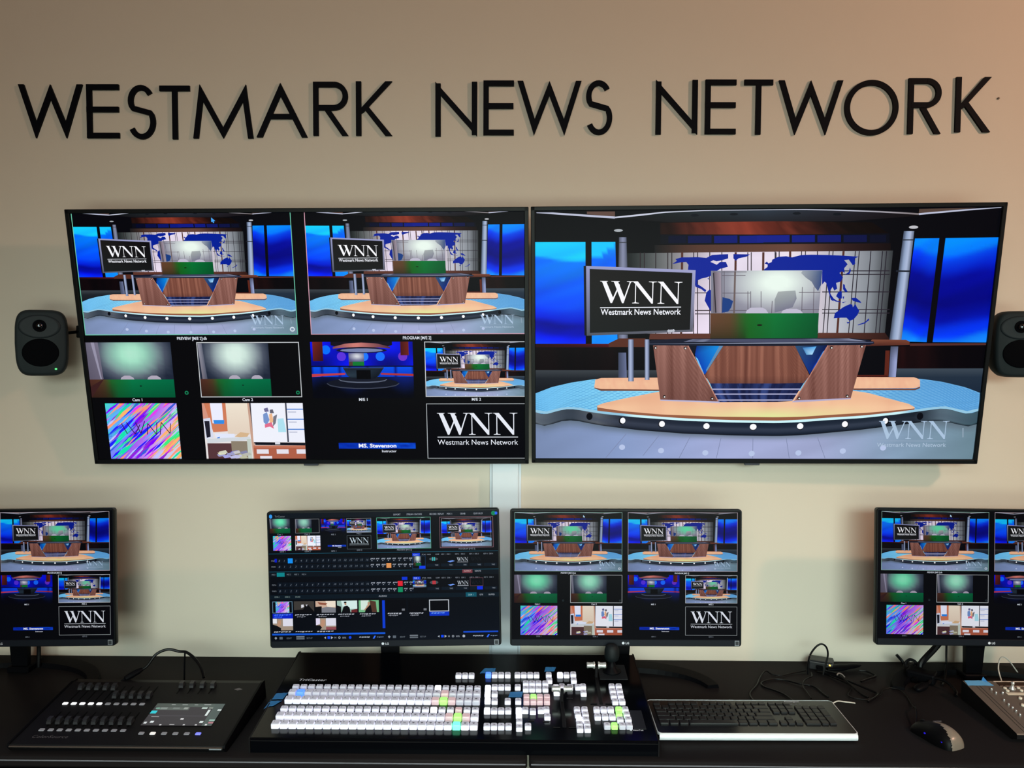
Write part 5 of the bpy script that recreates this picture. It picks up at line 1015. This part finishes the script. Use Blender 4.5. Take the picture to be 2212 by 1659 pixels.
# painter's tape pieces, each its own scrap
def tape(pts, z, label, m=M_TAPE, fold=None):
    cx = sum(p[0] for p in pts) / len(pts); cy = sum(p[1] for p in pts) / len(pts)
    bm = bmesh.new(); n = 6
    a, b, c, d = pts
    top = [[(a[0] + (b[0] - a[0]) * i / n, a[1] + (b[1] - a[1]) * i / n) for i in range(n + 1)], [(d[0] + (c[0] - d[0]) * i / n, d[1] + (c[1] - d[1]) * i / n) for i in range(n + 1)]]
    V = [[[bm.verts.new((x - cx, y - cy, z(x, y) - z(cx, cy) + 0.0006 * sin(i * 1.9) ** 2 + dz)) for i, (x, y) in enumerate(r)] for r in top] for dz in (0.0002, 0.0006)]
    for i in range(n):
        bm.faces.new((V[1][0][i], V[1][0][i + 1], V[1][1][i + 1], V[1][1][i])); bm.faces.new((V[0][0][i + 1], V[0][0][i], V[0][1][i], V[0][1][i + 1]))
        bm.faces.new((V[0][0][i], V[0][0][i + 1], V[1][0][i + 1], V[1][0][i])); bm.faces.new((V[0][1][i + 1], V[0][1][i], V[1][1][i], V[1][1][i + 1]))
    bm.faces.new((V[0][0][0], V[1][0][0], V[1][1][0], V[0][1][0])); bm.faces.new((V[1][0][n], V[0][0][n], V[0][1][n], V[1][1][n]))
    if fold:
        f0 = [bm.verts.new((x - cx, y - cy, z(x, y) - z(cx, cy) + .0010 + h)) for x, y, h in fold]; bm.faces.new(f0).material_index = 1
        f1 = [bm.verts.new((x - cx, y - cy + .0006, z(x, y) - z(cx, cy) + .0014 + h)) for x, y, h in fold]; bm.faces.new(f1[::-1]).material_index = 1
        for i in range(len(fold)): bm.faces.new((f0[i], f0[(i + 1) % len(fold)], f1[(i + 1) % len(fold)], f1[i])).material_index = 1
    return tag(done(bm, 'tape_strip', [m, M_TAPE], loc=(cx, cy, z(cx, cy))), label, 'tape', 'scraps of blue painter\'s tape')
zc_ = lambda x, y: tz(y) + 0.0007
zl_ = lambda x, y: (tz(y) + 0.0007 if x > -0.6 else 0.0007 + tz(y) - (-0.6 - x) * 0.5)
tape([(-0.6060, -0.3960), (-0.5740, -0.3930), (-0.5700, -0.3640), (-0.5980, -0.3670)], zl_, 'blue tape scrap at the left end of the video switcher, the upper of two')
tape([(-0.6100, -0.4300), (-0.5880, -0.4240), (-0.5740, -0.4010), (-0.6055, -0.4030)], zl_, 'blue tape scrap at the left end of the video switcher, the lower of two')
tape([(-0.0985, -0.2590), (-0.0600, -0.2580), (-0.0580, -0.2320), (-0.0880, -0.2330)], zc_, 'blue tape scrap above the blue-lit key on the video switcher')
tape([(-0.0230, -0.3760), (0.0100, -0.3760), (0.0140, -0.3490), (-0.0180, -0.3520)], zc_, 'blue tape scrap in the middle of the video switcher beside the red-lit keys')
tape([(0.0700, -0.2480), (0.0960, -0.2450), (0.1020, -0.2230), (0.0740, -0.2230)], zc_, 'blue tape scrap near the rear edge of the video switcher, before the joystick')

# ================================================================== LIGHTING DESK
LY0, LZ0, LY1, LZ1 = -0.565, 0.768, -0.30, 0.800
LS = (LZ1 - LZ0) / (LY1 - LY0); LA = math.atan(LS)
def lz(y): return LZ0 + LS * (y - LY0)
ld = empty('lighting_desk', (-0.898, -0.43, 0.7502), (0, 0, 0), 'flat black lighting control desk with faders and small touchscreen, left end of the left desk', 'lighting console')
def ldp(x, y, z): return (x + 0.898, y + 0.43, z - 0.7502)
bm = bmesh.new()
ring = lambda x: [(x, *ldp(0, y, z)[1:]) for y, z in ((LY0 + .012, 0.7502), (LY0, LZ0 - .006), (LY0 + .003, LZ0), (LY1, LZ1), (LY1 + .02, LZ1 - .002), (LY1 + .03, 0.7502))]
loft(bm, [[(-0.245, p[1], p[2] * 1.0) for p in ring(0)], [(0.2385, p[1], p[2]) for p in ring(0)]])
done(bm, 'body', M_CONS2, ld)
for x in (-0.248, 0.2385):
    bm = bmesh.new(); prism(bm, [(p[1] + (.0 if i else -.0), p[2] + (.002 if i in (1, 2, 3, 4) else 0)) for i, p in enumerate(ring(0))], x, x + .005, 'X')
    done(bm, 'side_cheek', M_SHELL, ld)
bm = bmesh.new(); box(bm, -0.243, 0.237, ldp(0, LY0, 0)[1] - .0012, ldp(0, LY0, 0)[1] + .002, 0.0130, 0.0160, .0006, 1); done(bm, 'front_edge_trim', mat('trim_warm', (96, 84, 78), 0.35, metal=0.5), ld)
capme = None
def fader_set(xs, yb, length, ycap):
    for x, yc in zip(xs, ycap):
        bm = bmesh.new(); box(bm, -0.0012, 0.0012, 0, length, 0, .0005); s_ = done(bm, 'fader_slot', M_SLOT, ld, ldp(x, yb, lz(yb) + .0002), (LA, 0, 0))
        bm = bmesh.new(); loft(bm, [[(x_ * w, y_ * d, z) for x_, y_ in ((-1, -1), (1, -1), (1, 1), (-1, 1))] for z, w, d in ((0.0015, .0055, .010), (0.007, .0050, .0085), (0.0105, .0046, .0040), (0.0125, .0050, .0075))])
        box(bm, -.0010, .0010, -.002, .002, 0, .002); done(bm, 'fader_cap', mat('fader_cap', (34, 34, 38), 0.4), ld, ldp(x, yc, lz(yc)), (LA, 0, 0))
XU = [-1.1060 + 0.02095 * i for i in range(10)]; XL = [-1.1000 + 0.0210 * i for i in range(10)]
fader_set([x + .0035 for x in XU], -0.386, 0.066, [-0.332] * 5 + [-0.368] * 5)
fader_set([x + .0035 for x in XL], -0.494, 0.060, [-0.478] * 10)
fader_set([-0.853 + 0.0265 * i for i in range(4)], -0.352, 0.052, [-0.318] * 4)
def btn(x, y, m, w=0.0125, d=0.0085):
    bm = bmesh.new(); loft(bm, [[(a, b, z) for a, b in rrect(-w / 2 * k, w / 2 * k, -d / 2 * k, d / 2 * k, .0018, 3)] for z, k in ((0, 1), (.0012, 1), (.0018, .9))])
    done(bm, 'button', m, ld, ldp(x, y, lz(y)), (LA, 0, 0))
for i in range(10): btn(XU[i], -0.4000, M_WHITEBTN if i < 5 else M_GREYBTN); btn(XL[i], -0.5080, M_GREYBTN)
for i in range(6): btn(-0.8640 + 0.0262 * i, -0.5180, (M_GREYBTN, mat('button_soft_white', (225, 222, 220), .5, emit=.6, ecol=(225, 222, 220)), M_GREYBTN, M_GREYBTN, M_GREYBTN, M_VIOBTN)[i])
def touch(P):
    P.rect(0, 0, 1, 1, (70, 68, 70)); P.grid(0, 0, 1, 0.16, 8, 2, lambda s, t: mixc((84, 92, 86), (96, 108, 102), s)); P.rect(0.86, 0, 1, 1, (90, 102, 98)); P.rect(0.05, 0.18, 0.52, 0.30, (104, 112, 106)); P.rect(0, 0.55, 0.86, 0.585, (82, 80, 84))
    for x, y, w, h, c in ((0, .34, .085, .13, (60, 214, 226)), (.03, .20, .06, .06, (130, 180, 160)), (.10, .19, .10, .09, (140, 150, 144)), (.28, .19, .10, .07, (128, 138, 132)), (.44, .18, .06, .09, (160, 168, 160)), (.70, .17, .08, .08, (190, 208, 200)), (.80, .17, .06, .06, (150, 160, 150)), (.81, .28, .035, .27, (232, 244, 240)), (.945, .26, .055, .07, (216, 226, 222)), (.06, .60, .11, .03, (170, 170, 172)), (.50, .68, .045, .05, (255, 255, 255)), (.10, .80, .05, .08, (240, 250, 250)), (.02, .84, .04, .08, (230, 236, 236)), (.80, .79, .05, .08, (236, 250, 246)), (.92, .72, .08, .06, (176, 214, 200)), (.93, .82, .07, .07, (190, 130, 140)), (.22, .04, .06, .03, (170, 176, 172)), (.38, .04, .08, .03, (170, 176, 172)), (.56, .04, .05, .03, (170, 176, 172)), (.70, .03, .10, .03, (186, 190, 188)), (.26, .95, .03, .04, (236, 236, 236)), (.40, .94, .07, .03, (180, 180, 180)), (.59, .94, .03, .04, (220, 220, 220)), (.76, .94, .03, .04, (230, 230, 230)), (.90, .92, .03, .06, (230, 230, 230))): P.rect(x, y, x + w, y + h, c)
P = Pic(0.1660, 0.0920); P.grade = lambda c: (c[0] * .95, c[1] * .95, c[2] * .95); touch(P); s_ = P.build(ld, 'touchscreen'); s_.location = ldp(-0.7975, -0.4425, lz(-0.4425) + .0008); s_.rotation_euler = (rad(-90) + LA, 0, 0)
bm = bmesh.new(); text_mesh(bm, 'ColorSource', lambda a, b: (a, b, 0), 0.0105, fitw=0.082, slant=0.2, bold=-0.005); done(bm, 'lettering', M_PRINTD, ld, ldp(-1.107, -0.5385, lz(-0.5385) + .0004), (LA, 0, 0))
bm = bmesh.new(); bm.faces.new([bm.verts.new(p) for p in ((-.011, 0, 0), (0, .006, 0), (.011, 0, 0), (0, -.006, 0))]); done(bm, 'maker_logo', M_PRINTD, ld, ldp(-0.706, -0.330, lz(-0.330) + .0004), (LA, 0, 0))
bm = bmesh.new(); box(bm, -.014, .014, -.0012, .0008, 0, .003, .0004, 1); done(bm, 'front_badge', M_STICKER, ld, ldp(-0.676, LY0, 0.7605))

# ================================================================== KEYBOARD
kb_ = empty('computer_keyboard', (0.559, -0.405, 0.7502), (0, 0, rad(0.5)), 'black low-profile keyboard with a bright silver rim, on the right desk beside the video switcher', 'keyboard')
KS = 0.006 / 0.165; KA = math.atan(KS)
def kz(y): return 0.0235 + KS * y
bm = bmesh.new(); ol = rrect(-0.2325, 0.2325, -0.0815, 0.0815, 0.010, 6); il = rrect(-0.2315, 0.2315, -0.0790, 0.0808, 0.0095, 6)
loft(bm, [[(x * .985, y * .96, 0.0) for x, y in ol], [(x, y, 0.006) for x, y in ol], [(x, y, kz(y) - .0035) for x, y in ol], [(x, y, kz(y) - .0006) for x, y in il]]); auto_smooth(done(bm, 'base', M_KBD, kb_), 35)
bm = bmesh.new(); L1 = rrect(-0.2338, 0.2338, -0.0828, 0.0828, 0.0105, 6); L2 = rrect(-0.2316, 0.2316, -0.0806, 0.0810, 0.0095, 6); n = len(L1)
V = [[bm.verts.new((x, y, kz(y) + dz)) for x, y in L] for L, dz in ((L1, -.0050), (L1, -.0008), (L2, .0002), (L2, -.004))]
for a in range(3):
    for i in range(n): bm.faces.new((V[a][i], V[a][(i + 1) % n], V[a + 1][(i + 1) % n], V[a + 1][i]))
done(bm, 'silver_rim', M_TRIMS, kb_)
bm = bmesh.new(); loft(bm, [[(x, y, z) for y, z in ((-.0822, .0040), (-.0858, .0070), (-.0868, .0120), (-.0855, kz(-.082) - .0018), (-.0815, kz(-.082)), (-.0800, .006))] for x in (-0.2300, 0.2300)]); auto_smooth(done(bm, 'front_strip', M_TRIMF, kb_), 60)
U = 0.01905 * 0.985; KD = 0.0182
keys = []; y_ = lambda r: 0.0395 - r * KD
def row(r, items, x=-0.2215):
    for it in items:
        if it < 0: x += -it * U
        else: keys.append((x + it * U / 2, y_(r), it * U - .0022, KD - .0022)); x += it * U
fk = []
def frow():
    x = -0.2215
    for it in (1, -1, 1, 1, 1, 1, -.5, 1, 1, 1, 1, -.5, 1, 1, 1, 1, -.25, 1, 1, 1):
        if it < 0: x += -it * U
        else: fk.append((x + it * U / 2, 0.0395 + 0.0190, it * U - .0022, .0125)); x += it * U
frow()
row(0, [1] * 13 + [2, -.25, 1, 1, 1, -.25, 1, 1, 1, 1]); row(1, [1.5] + [1] * 12 + [1.5, -.25, 1, 1, 1, -.25, 1, 1, 1])
row(2, [1.75] + [1] * 11 + [2.25, -3.5, 1, 1, 1]); row(3, [2.25] + [1] * 10 + [2.75, -1.25, 1, -1.25, 1, 1, 1]); row(4, [1.25, 1.25, 1.25]); keys.append((-0.2215 + 22.5 * U - U / 2, y_(1) - KD / 2 + 0, U - .0022, KD * 2 - .0022))
row(4, [-10, 1.25, 1.25, 1.25, 1.25, -.25, 1, 1, 1, -.25, 2, 1]); keys.append((-0.2215 + 22.5 * U - U / 2, y_(3) - KD / 2, U - .0022, KD * 2 - .0022))
def kmesh(w, d): 
    k = ('kk', round(w, 4), round(d, 4))
    if k not in KM: KM[k] = keymesh('keycap', w, d, 0.0045, M_KEY)
    return KM[k]
for nm, lst in (('key', keys[:99]), ('function_key', fk)):
    for x, y, w, d in lst: place(kmesh(w, d), nm, kb_, (x, y, kz(y) - .0006), (KA, 0, 0))
place(kmesh(6.25 * U, KD - .0022), 'space_bar', kb_, (-0.2215 + 6.9 * U, y_(4), kz(y_(4)) - .0006), (KA, 0, 0))
bm = bmesh.new(); text_mesh(bm, 'Kensington', lambda a, b: (a, b, 0), 0.0052, fitw=0.036, bold=0.01); done(bm, 'lettering', M_PRINT, kb_, (0.112, 0.0705, kz(0.0705) + .0003), (KA, 0, 0))
bm = bmesh.new()
for i in range(3): box(bm, 0.122 + i * .011, 0.128 + i * .011, 0.060, 0.0615, kz(.06) - .0004, kz(.06) + .0003)
done(bm, 'indicator_marks', M_PRINTD, kb_)

# ================================================================== MOUSE
ms = empty('computer_mouse', (0.985, -0.462, 0.7502), (0, 0, rad(24)), 'black corded mouse with a glossy grey-brown palm rest, near the right desk\'s front edge', 'mouse')
bm = bmesh.new(); rings = []
prof = [(-0.058, .008, .004), (-0.056, .020, .016), (-0.048, .029, .028), (-0.030, .033, .038), (-0.008, .033, .040), (0.016, .030, .034), (0.038, .0285, .026), (0.052, .025, .018), (0.058, .016, .011)]
prof = [tuple(p) for p in smooth_pts(prof, 4)]
for y, w, h in prof: rings.append([(w * cos(a) * (1.0 if cos(a) < 0 else .93), y, max(0, h * max(0, sin(a)) ** .8) if sin(a) > 0 else 0.0) for a in [2 * pi * k / 56 for k in range(56)]])
loft(bm, rings); 
for f in bm.faces:
    c = f.calc_center_median(); f.material_index = 1 if (c.x < -0.004 - 0.35 * max(0, -c.y - .01) or c.y > 0.010) else 0
auto_smooth(done(bm, 'shell', [M_MOUSE, M_MOUSED], ms), 70)
bm = bmesh.new(); lathe(bm, [(0.009, -.0035), (0.0105, -.0025), (0.0105, .0025), (0.009, .0035)], (0, 0.036, 0.0195), 'X', 20); done(bm, 'scroll_wheel', M_CONS2, ms)
bm = bmesh.new(); text_mesh(bm, 'Kensington', lambda a, b: (a, b, 0), 0.0042, fitw=0.026, bold=0.02); done(bm, 'lettering', M_PRINT, ms, (-0.004, 0.004, 0.0402), (rad(-10), rad(10), 0))
bm = bmesh.new(); box(bm, -.0308, -.0285, -.038, -.030, .012, .015, .0005, 1); box(bm, -.0345, -.0320, .004, .008, .015, .018, .0005, 1); done(bm, 'indicator_light', M_LEDB, ms)
def at_ms(x, y, z):
    a = rad(-24); dx, dy = x - 0.985, y + 0.462; return (dx * cos(a) - dy * sin(a), dx * sin(a) + dy * cos(a), z - 0.7502)
bm = bmesh.new(); tube(bm, smooth_pts([at_ms(*q) for q in ((0.9615, -0.4090, .757), (0.982, -0.372, .766), (0.995, -0.338, .768), (1.003, -0.315, .757), (1.012, -0.284, .7535), (1.022, -0.240, .7535), (1.018, -0.208, .755), (0.998, -0.196, .756), (0.973, -0.208, .7535), (0.958, -0.232, .7535), (0.925, -0.255, .7535), (0.895, -0.262, .7535), (0.868, -0.240, .7535), (0.90, -0.180, .7535), (0.865, -0.110, .7535), (0.845, -0.075, .7535))]), 0.0018, 6); done(bm, 'mouse_cable', M_CABLE, ms)

# ================================================================== CAMERA CONTROLLER (right edge)
CY0, CZ0, CY1, CZ1 = -0.5, 0.77, -0.25, 0.80; CS = (CZ1 - CZ0) / (CY1 - CY0); CA = math.atan(CS)
def cz(y): return CZ0 + CS * (y - CY0)
cc = empty('camera_controller', (1.33, -0.36, 0.7502), (0, 0, 0), 'grey camera controller with small joystick and knobs, cut by the right edge of the frame', 'camera controller')
def ccp(x, y, z): return (x - 1.33, y + 0.36, z - 0.7502)
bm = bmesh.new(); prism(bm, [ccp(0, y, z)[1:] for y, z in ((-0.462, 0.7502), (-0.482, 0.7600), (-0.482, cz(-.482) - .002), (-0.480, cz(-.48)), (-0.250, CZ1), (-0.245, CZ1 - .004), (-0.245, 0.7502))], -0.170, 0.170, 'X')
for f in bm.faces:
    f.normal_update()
    if abs(f.normal.z) < 0.5: f.material_index = 1  # shade on the upright faces put in as a darker material
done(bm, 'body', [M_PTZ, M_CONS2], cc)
bm = bmesh.new()
for x in (1.1810, 1.1900): box(bm, x - 1.33, x - 1.33 + .0008, 0, 0.205, 0, .0012)
done(bm, 'edge_groove', mat('groove_dark', (40, 36, 34), .6), cc, ccp(1.33, -0.478, cz(-.478) - .0006), (CA, 0, 0))
bm = bmesh.new(); box(bm, -0.088, 0.16, 0, 0.018, 0, .0012, .0004, 1); done(bm, 'display_window', mat('window_brown', (30, 18, 12), .25), cc, ccp(1.33, -0.276, cz(-.276)), (CA, 0, 0))
bm = bmesh.new(); box(bm, -0.093, 0.16, 0, 0.0022, 0, .0022, .0006, 1); done(bm, 'window_lip', mat('lip_light', (150, 136, 124), .4), cc, ccp(1.33, -0.2555, cz(-.2555)), (CA, 0, 0))
bm = bmesh.new(); box(bm, 0, 0.10, 0, 0.011, 0, .0006); done(bm, 'label_strip', mat('strip_cream', (205, 195, 176), .6), cc, ccp(1.2385, -0.3165, cz(-.3165)), (CA, 0, 0))
def knob(x, y, r, h, m, nm): 
    bm = bmesh.new(); lathe(bm, [(r, 0), (r, h * .8), (r * .8, h)], (0, 0, 0), 'Z', 16); done(bm, nm, m, cc, ccp(x, y, cz(y)), (CA, 0, 0))
M_CR = mat('button_cream', (222, 212, 196), .4)
for x, y in ((1.2484, -0.2860), (1.2835, -0.2845), (1.2478, -0.2980), (1.2840, -0.2965)): knob(x, y, .0042, .003, M_CR, 'round_button')
for x, y in ((1.2094, -0.2940), (1.2114, -0.3100), (1.2280, -0.3100), (1.2114, -0.3440), (1.2118, -0.3625), (1.2126, -0.3770), (1.2127, -0.3910), (1.2127, -0.4065)):
    knob(x, y, .0026, .005, M_SILVER, 'toggle')
    bm = bmesh.new(); box(bm, .006, .013, -.0008, .0008, 0, .0002); done(bm, 'printed_label', M_PRINTD, cc, ccp(x, y, cz(y) + .0003), (CA, 0, 0))
for x, y in ((1.2455, -0.3640), (1.2530, -0.3740), (1.2585, -0.3330)): knob(x, y, .0042, .004, M_CR, 'round_button')
bm = bmesh.new(); lathe(bm, [(0.0085, 0), (0.0080, .002), (0.0045, .006), (0.0030, .012), (0.0045, .015), (0.0040, .019), (.0015, .0205)], (0, 0, 0), 'Z', 20); done(bm, 'joystick', M_SILVER, cc, ccp(1.2655, -0.2880, cz(-.288)), (CA, 0, 0), True)
tape([(1.1605, -0.2745), (1.2265, -0.2745), (1.2190, -0.2500), (1.1640, -0.2510)], lambda x, y: cz(y) + .0006, 'long light blue tape strip with a folded corner across the camera controller\'s rear corner', M_TAPE2, fold=[(1.2080, -0.2520, 0), (1.2200, -0.2600, 0), (1.2130, -0.2500, .009)])

# ================================================================== CABLES AND SMALL CLUTTER
def cable(name, pts, r, label, cat='cable', m=M_CABLE, group=None, n=7):
    bm = bmesh.new(); q = smooth_pts(pts); c = Vector(pts[0]); tube(bm, [p - c for p in q], r, n); return tag(done(bm, name, m, loc=c), label, cat, group)
z0 = 0.7530
cable('keyboard_cable', [(0.615, -0.3210, .757), (0.611, -0.240, z0), (0.647, -0.178, z0), (0.671, -0.128, z0), (0.697, -0.092, z0 + .004), (0.711, -0.104, z0), (0.735, -0.112, z0), (0.771, -0.095, z0), (0.812, -0.083, z0 + .002)], 0.0021, 'thin black cord from behind the keyboard to the small black adapter by the wall')
cable('usb_cable', [(0.7170, -0.3190, .757), (0.704, -0.240, z0), (0.682, -0.209, z0), (0.664, -0.190, z0), (0.663, -0.165, z0), (0.684, -0.146, z0), (0.712, -0.137, z0), (0.738, -0.146, z0), (0.766, -0.172, z0 + .002), (0.790, -0.176, z0), (0.802, -0.192, z0), (0.806, -0.220, z0), (0.812, -0.250, z0)], 0.0024, 'black cord looping behind the keyboard, a hand\'s width left of its printed name')
cable('charging_cable', [(0.763, -0.262, z0 + .002), (0.764, -0.231, z0 + .004), (0.766, -0.196, z0 + .004), (0.778, -0.166, z0 + .007), (0.799, -0.140, z0 + .005), (0.815, -0.125, z0 + .004), (0.822, -0.100, z0 + .004)], 0.0017, 'short thin black cord behind the keyboard\'s printed name')
cable('looped_cable', [(0.808, -0.112, .756), (0.808, -0.112, .785), (0.813, -0.113, .812), (0.828, -0.115, .836), (0.843, -0.116, .844), (0.856, -0.117, .835), (0.860, -0.118, .815), (0.854, -0.120, .790), (0.846, -0.124, .760)], 0.0026, 'black cable standing up in a tall round loop against the wall')
cable('mains_cable', [(0.842, -0.090, z0 + .002), (0.862, -0.112, z0 + .006), (0.890, -0.145, z0 + .006), (0.912, -0.178, z0 + .006), (0.935, -0.205, z0 + .003), (0.950, -0.227, z0 + .001), (0.940, -0.245, z0 + .001), (0.905, -0.275, z0)], 0.0030, 'thick black mains cord running forward from the small adapter towards the mouse')
cable('mains_cable', [(0.855, -0.105, z0 + .012), (0.880, -0.128, z0 + .013), (0.888, -0.158, z0 + .012), (0.897, -0.196, z0 + .006), (0.905, -0.222, z0 + .001), (0.916, -0.250, z0 - .0002)], 0.0026, 'black cord crossing between the adapter and the keyboard\'s right corner')
cable('grey_cable', [(0.7915, -0.316, .762), (0.815, -0.300, .765), (0.840, -0.290, .759), (0.868, -0.283, z0)], 0.0015, 'short pale cord sticking out behind the keyboard\'s right corner', m=M_CABLEW)
cable('grey_cable', [(0.876, -0.145, z0 + .016), (0.884, -0.135, z0 + .017), (0.897, -0.125, z0 + .010), (0.907, -0.120, z0)], 0.0018, 'short grey cord glinting beside the thick mains cord', m=mat('cable_grey', (120, 112, 108), .4))
pa = empty('power_adapter', (0.868, -0.052, 0.7502), (0, 0, rad(-24)), 'small black box adapter with a yellow light, against the wall beneath the cable loop', 'adapter')
bm = bmesh.new(); box(bm, -.032, .032, -.022, .022, 0, .024, .003, 2); box(bm, -.030, .030, -.020, .020, .024, .027, .001, 1); done(bm, 'case', mat('adapter_black', (32, 33, 36), .45), pa)
bm = bmesh.new(); box(bm, .021, .026, -.0235, -.0215, .018, .022, .0004, 1); done(bm, 'indicator_light', M_LEDY, pa)
bm = bmesh.new(); box(bm, -.012, .006, -.030, -.021, .006, .016, .002, 1); done(bm, 'plug', M_SHELL, pa)
bm = bmesh.new(); loft(bm, [[(-.055 + .11 * k / 12, w * cos(a), .009 + w * .5 * sin(a)) for a in [2 * pi * j / 14 for j in range(14)]] for k, w in enumerate((.006, .010, .013, .015, .016, .016, .015, .013, .012, .012, .011, .009, .005))])
tag(auto_smooth(done(bm, 'cable_brick', M_SHELL, loc=(0.925, -0.068, 0.7515), rot=(0, 0, rad(16))), 60), 'long rounded black cable lump just right of the small adapter', 'adapter')
cable('mains_cable', [(0.965, -0.078, z0 + .002), (0.985, -0.085, z0 + .002), (0.995, -0.115, z0 + .002), (0.965, -0.135, z0 + .001), (0.94, -0.150, z0)], 0.0028, 'black cord curling out of the rounded cable lump behind the mouse')
# monitor leads at the right
cable('monitor_cable', [(1.190, -0.130, .935), (1.186, -0.118, .880), (1.165, -0.105, .835), (1.130, -0.100, .790), (1.110, -0.112, .765), (1.085, -0.150, .757)], [0.0085] * 31, 'thick black lead slanting down from the monitor behind the camera controller', n=9)
cable('monitor_cable', [(1.198, -0.110, .93), (1.197, -0.100, .87), (1.199, -0.095, .82), (1.196, -0.102, .775), (1.175, -0.135, .7555), (1.150, -0.172, .7545)], 0.0028, 'thin black lead hanging straight down behind the slanting thick lead')
cable('coiled_cable', [(1.070, -0.075, .800), (1.083, -0.078, .785), (1.095, -0.085, .770), (1.115, -0.095, .785), (1.100, -0.090, .792), (1.085, -0.095, .775), (1.100, -0.125, .757)], 0.0042, 'black cord curled up behind the clutter left of the camera controller')
bm = bmesh.new(); box(bm, -.036, .036, -.022, .022, 0, .030, .006, 3); 
tag(done(bm, 'power_brick', M_SHELL, loc=(1.112, -0.135, 0.7504), rot=(0, 0, rad(-38))), 'black power brick under the right-hand monitor, left of the camera controller', 'adapter')
bm = bmesh.new(); loft(bm, [[(x, w * cos(a), .010 + h * sin(a)) for a in [2 * pi * j / 14 for j in range(14)]] for x, w, h in ((-.034, .005, .004), (-.026, .011, .008), (-.004, .013, .010), (.012, .011, .009), (.020, .006, .006), (.034, .004, .004))])
tag(auto_smooth(done(bm, 'cable_plug', M_SHELL, loc=(1.083, -0.196, 0.7506), rot=(0, 0, rad(38))), 60), 'black plug lying on the desk behind the mouse', 'plug')
cable('controller_cable', [(1.108, -0.178, .760), (1.128, -0.165, .770), (1.150, -0.190, .772), (1.158, -0.222, .760), (1.150, -0.2395, .7545)], 0.0040, 'black cord bending into the rear corner of the camera controller')
cable('white_cable', [(1.270, -0.238, .756), (1.285, -0.215, .775), (1.300, -0.170, .800), (1.330, -0.130, .815), (1.365, -0.105, .800), (1.40, -0.10, .757)], 0.0017, 'thin white cord arching behind the camera controller', m=M_CABLEW)
# gooseneck lamp plugged into the lighting desk
gl = empty('gooseneck_lamp', (-0.890, -0.2420, 0.7502), (0, 0, 0), 'black gooseneck lamp with a slim barrel head, arching behind the lighting desk', 'lamp')
def gp(x, y, z): return (x + 0.890, y + 0.2420, z - 0.7502)
bm = bmesh.new(); tube(bm, smooth_pts([gp(*q) for q in ((-0.990, -0.262, .8130), (-0.975, -0.250, .8215), (-0.957, -0.235, .847), (-0.930, -0.225, .857), (-0.902, -0.220, .850), (-0.880, -0.222, .848), (-0.852, -0.232, .832), (-0.832, -0.245, .812), (-0.820, -0.262, .797))]), 0.0038, 8); done(bm, 'gooseneck', M_CABLE, gl)
bm = bmesh.new(); A, B = Vector(gp(-0.984, -0.256, .8165)), Vector(gp(-1.026, -0.292, .797)); tube(bm, [A, A.lerp(B, .15), A.lerp(B, .5), A.lerp(B, .75), A.lerp(B, .8), B], [.005, .0075, .0082, .007, .003, .0012], 12); done(bm, 'lamp_head', M_SHELL, gl)
bm = bmesh.new(); lathe(bm, [(0.020, 0), (0.021, .003), (0.010, .007)], gp(-0.905, -0.205, .7504), 'Z', 24); tube(bm, [gp(-0.893, -0.212, .755), gp(-0.890, -0.216, .80), gp(-0.886, -0.221, .846)], 0.0022, 8); done(bm, 'weighted_foot', M_SHELL, gl)
# black lead behind the left edge monitor, cord behind the switcher
cable('monitor_cable', [(-1.338, -0.130, .930), (-1.342, -0.115, .880), (-1.350, -0.100, .820), (-1.352, -0.100, .7565)], 0.0055, 'black lead hanging beside the stand of the left edge monitor')
cable('cord_bundle', [(-0.325, -0.075, z0 + .004), (-0.310, -0.062, .772), (-0.285, -0.058, .782), (-0.262, -0.060, .777), (-0.240, -0.056, .772), (-0.200, -0.050, .758), (-0.170, -0.050, .7555)], 0.0042, 'black cord humped behind the video switcher beneath the control screen monitor')
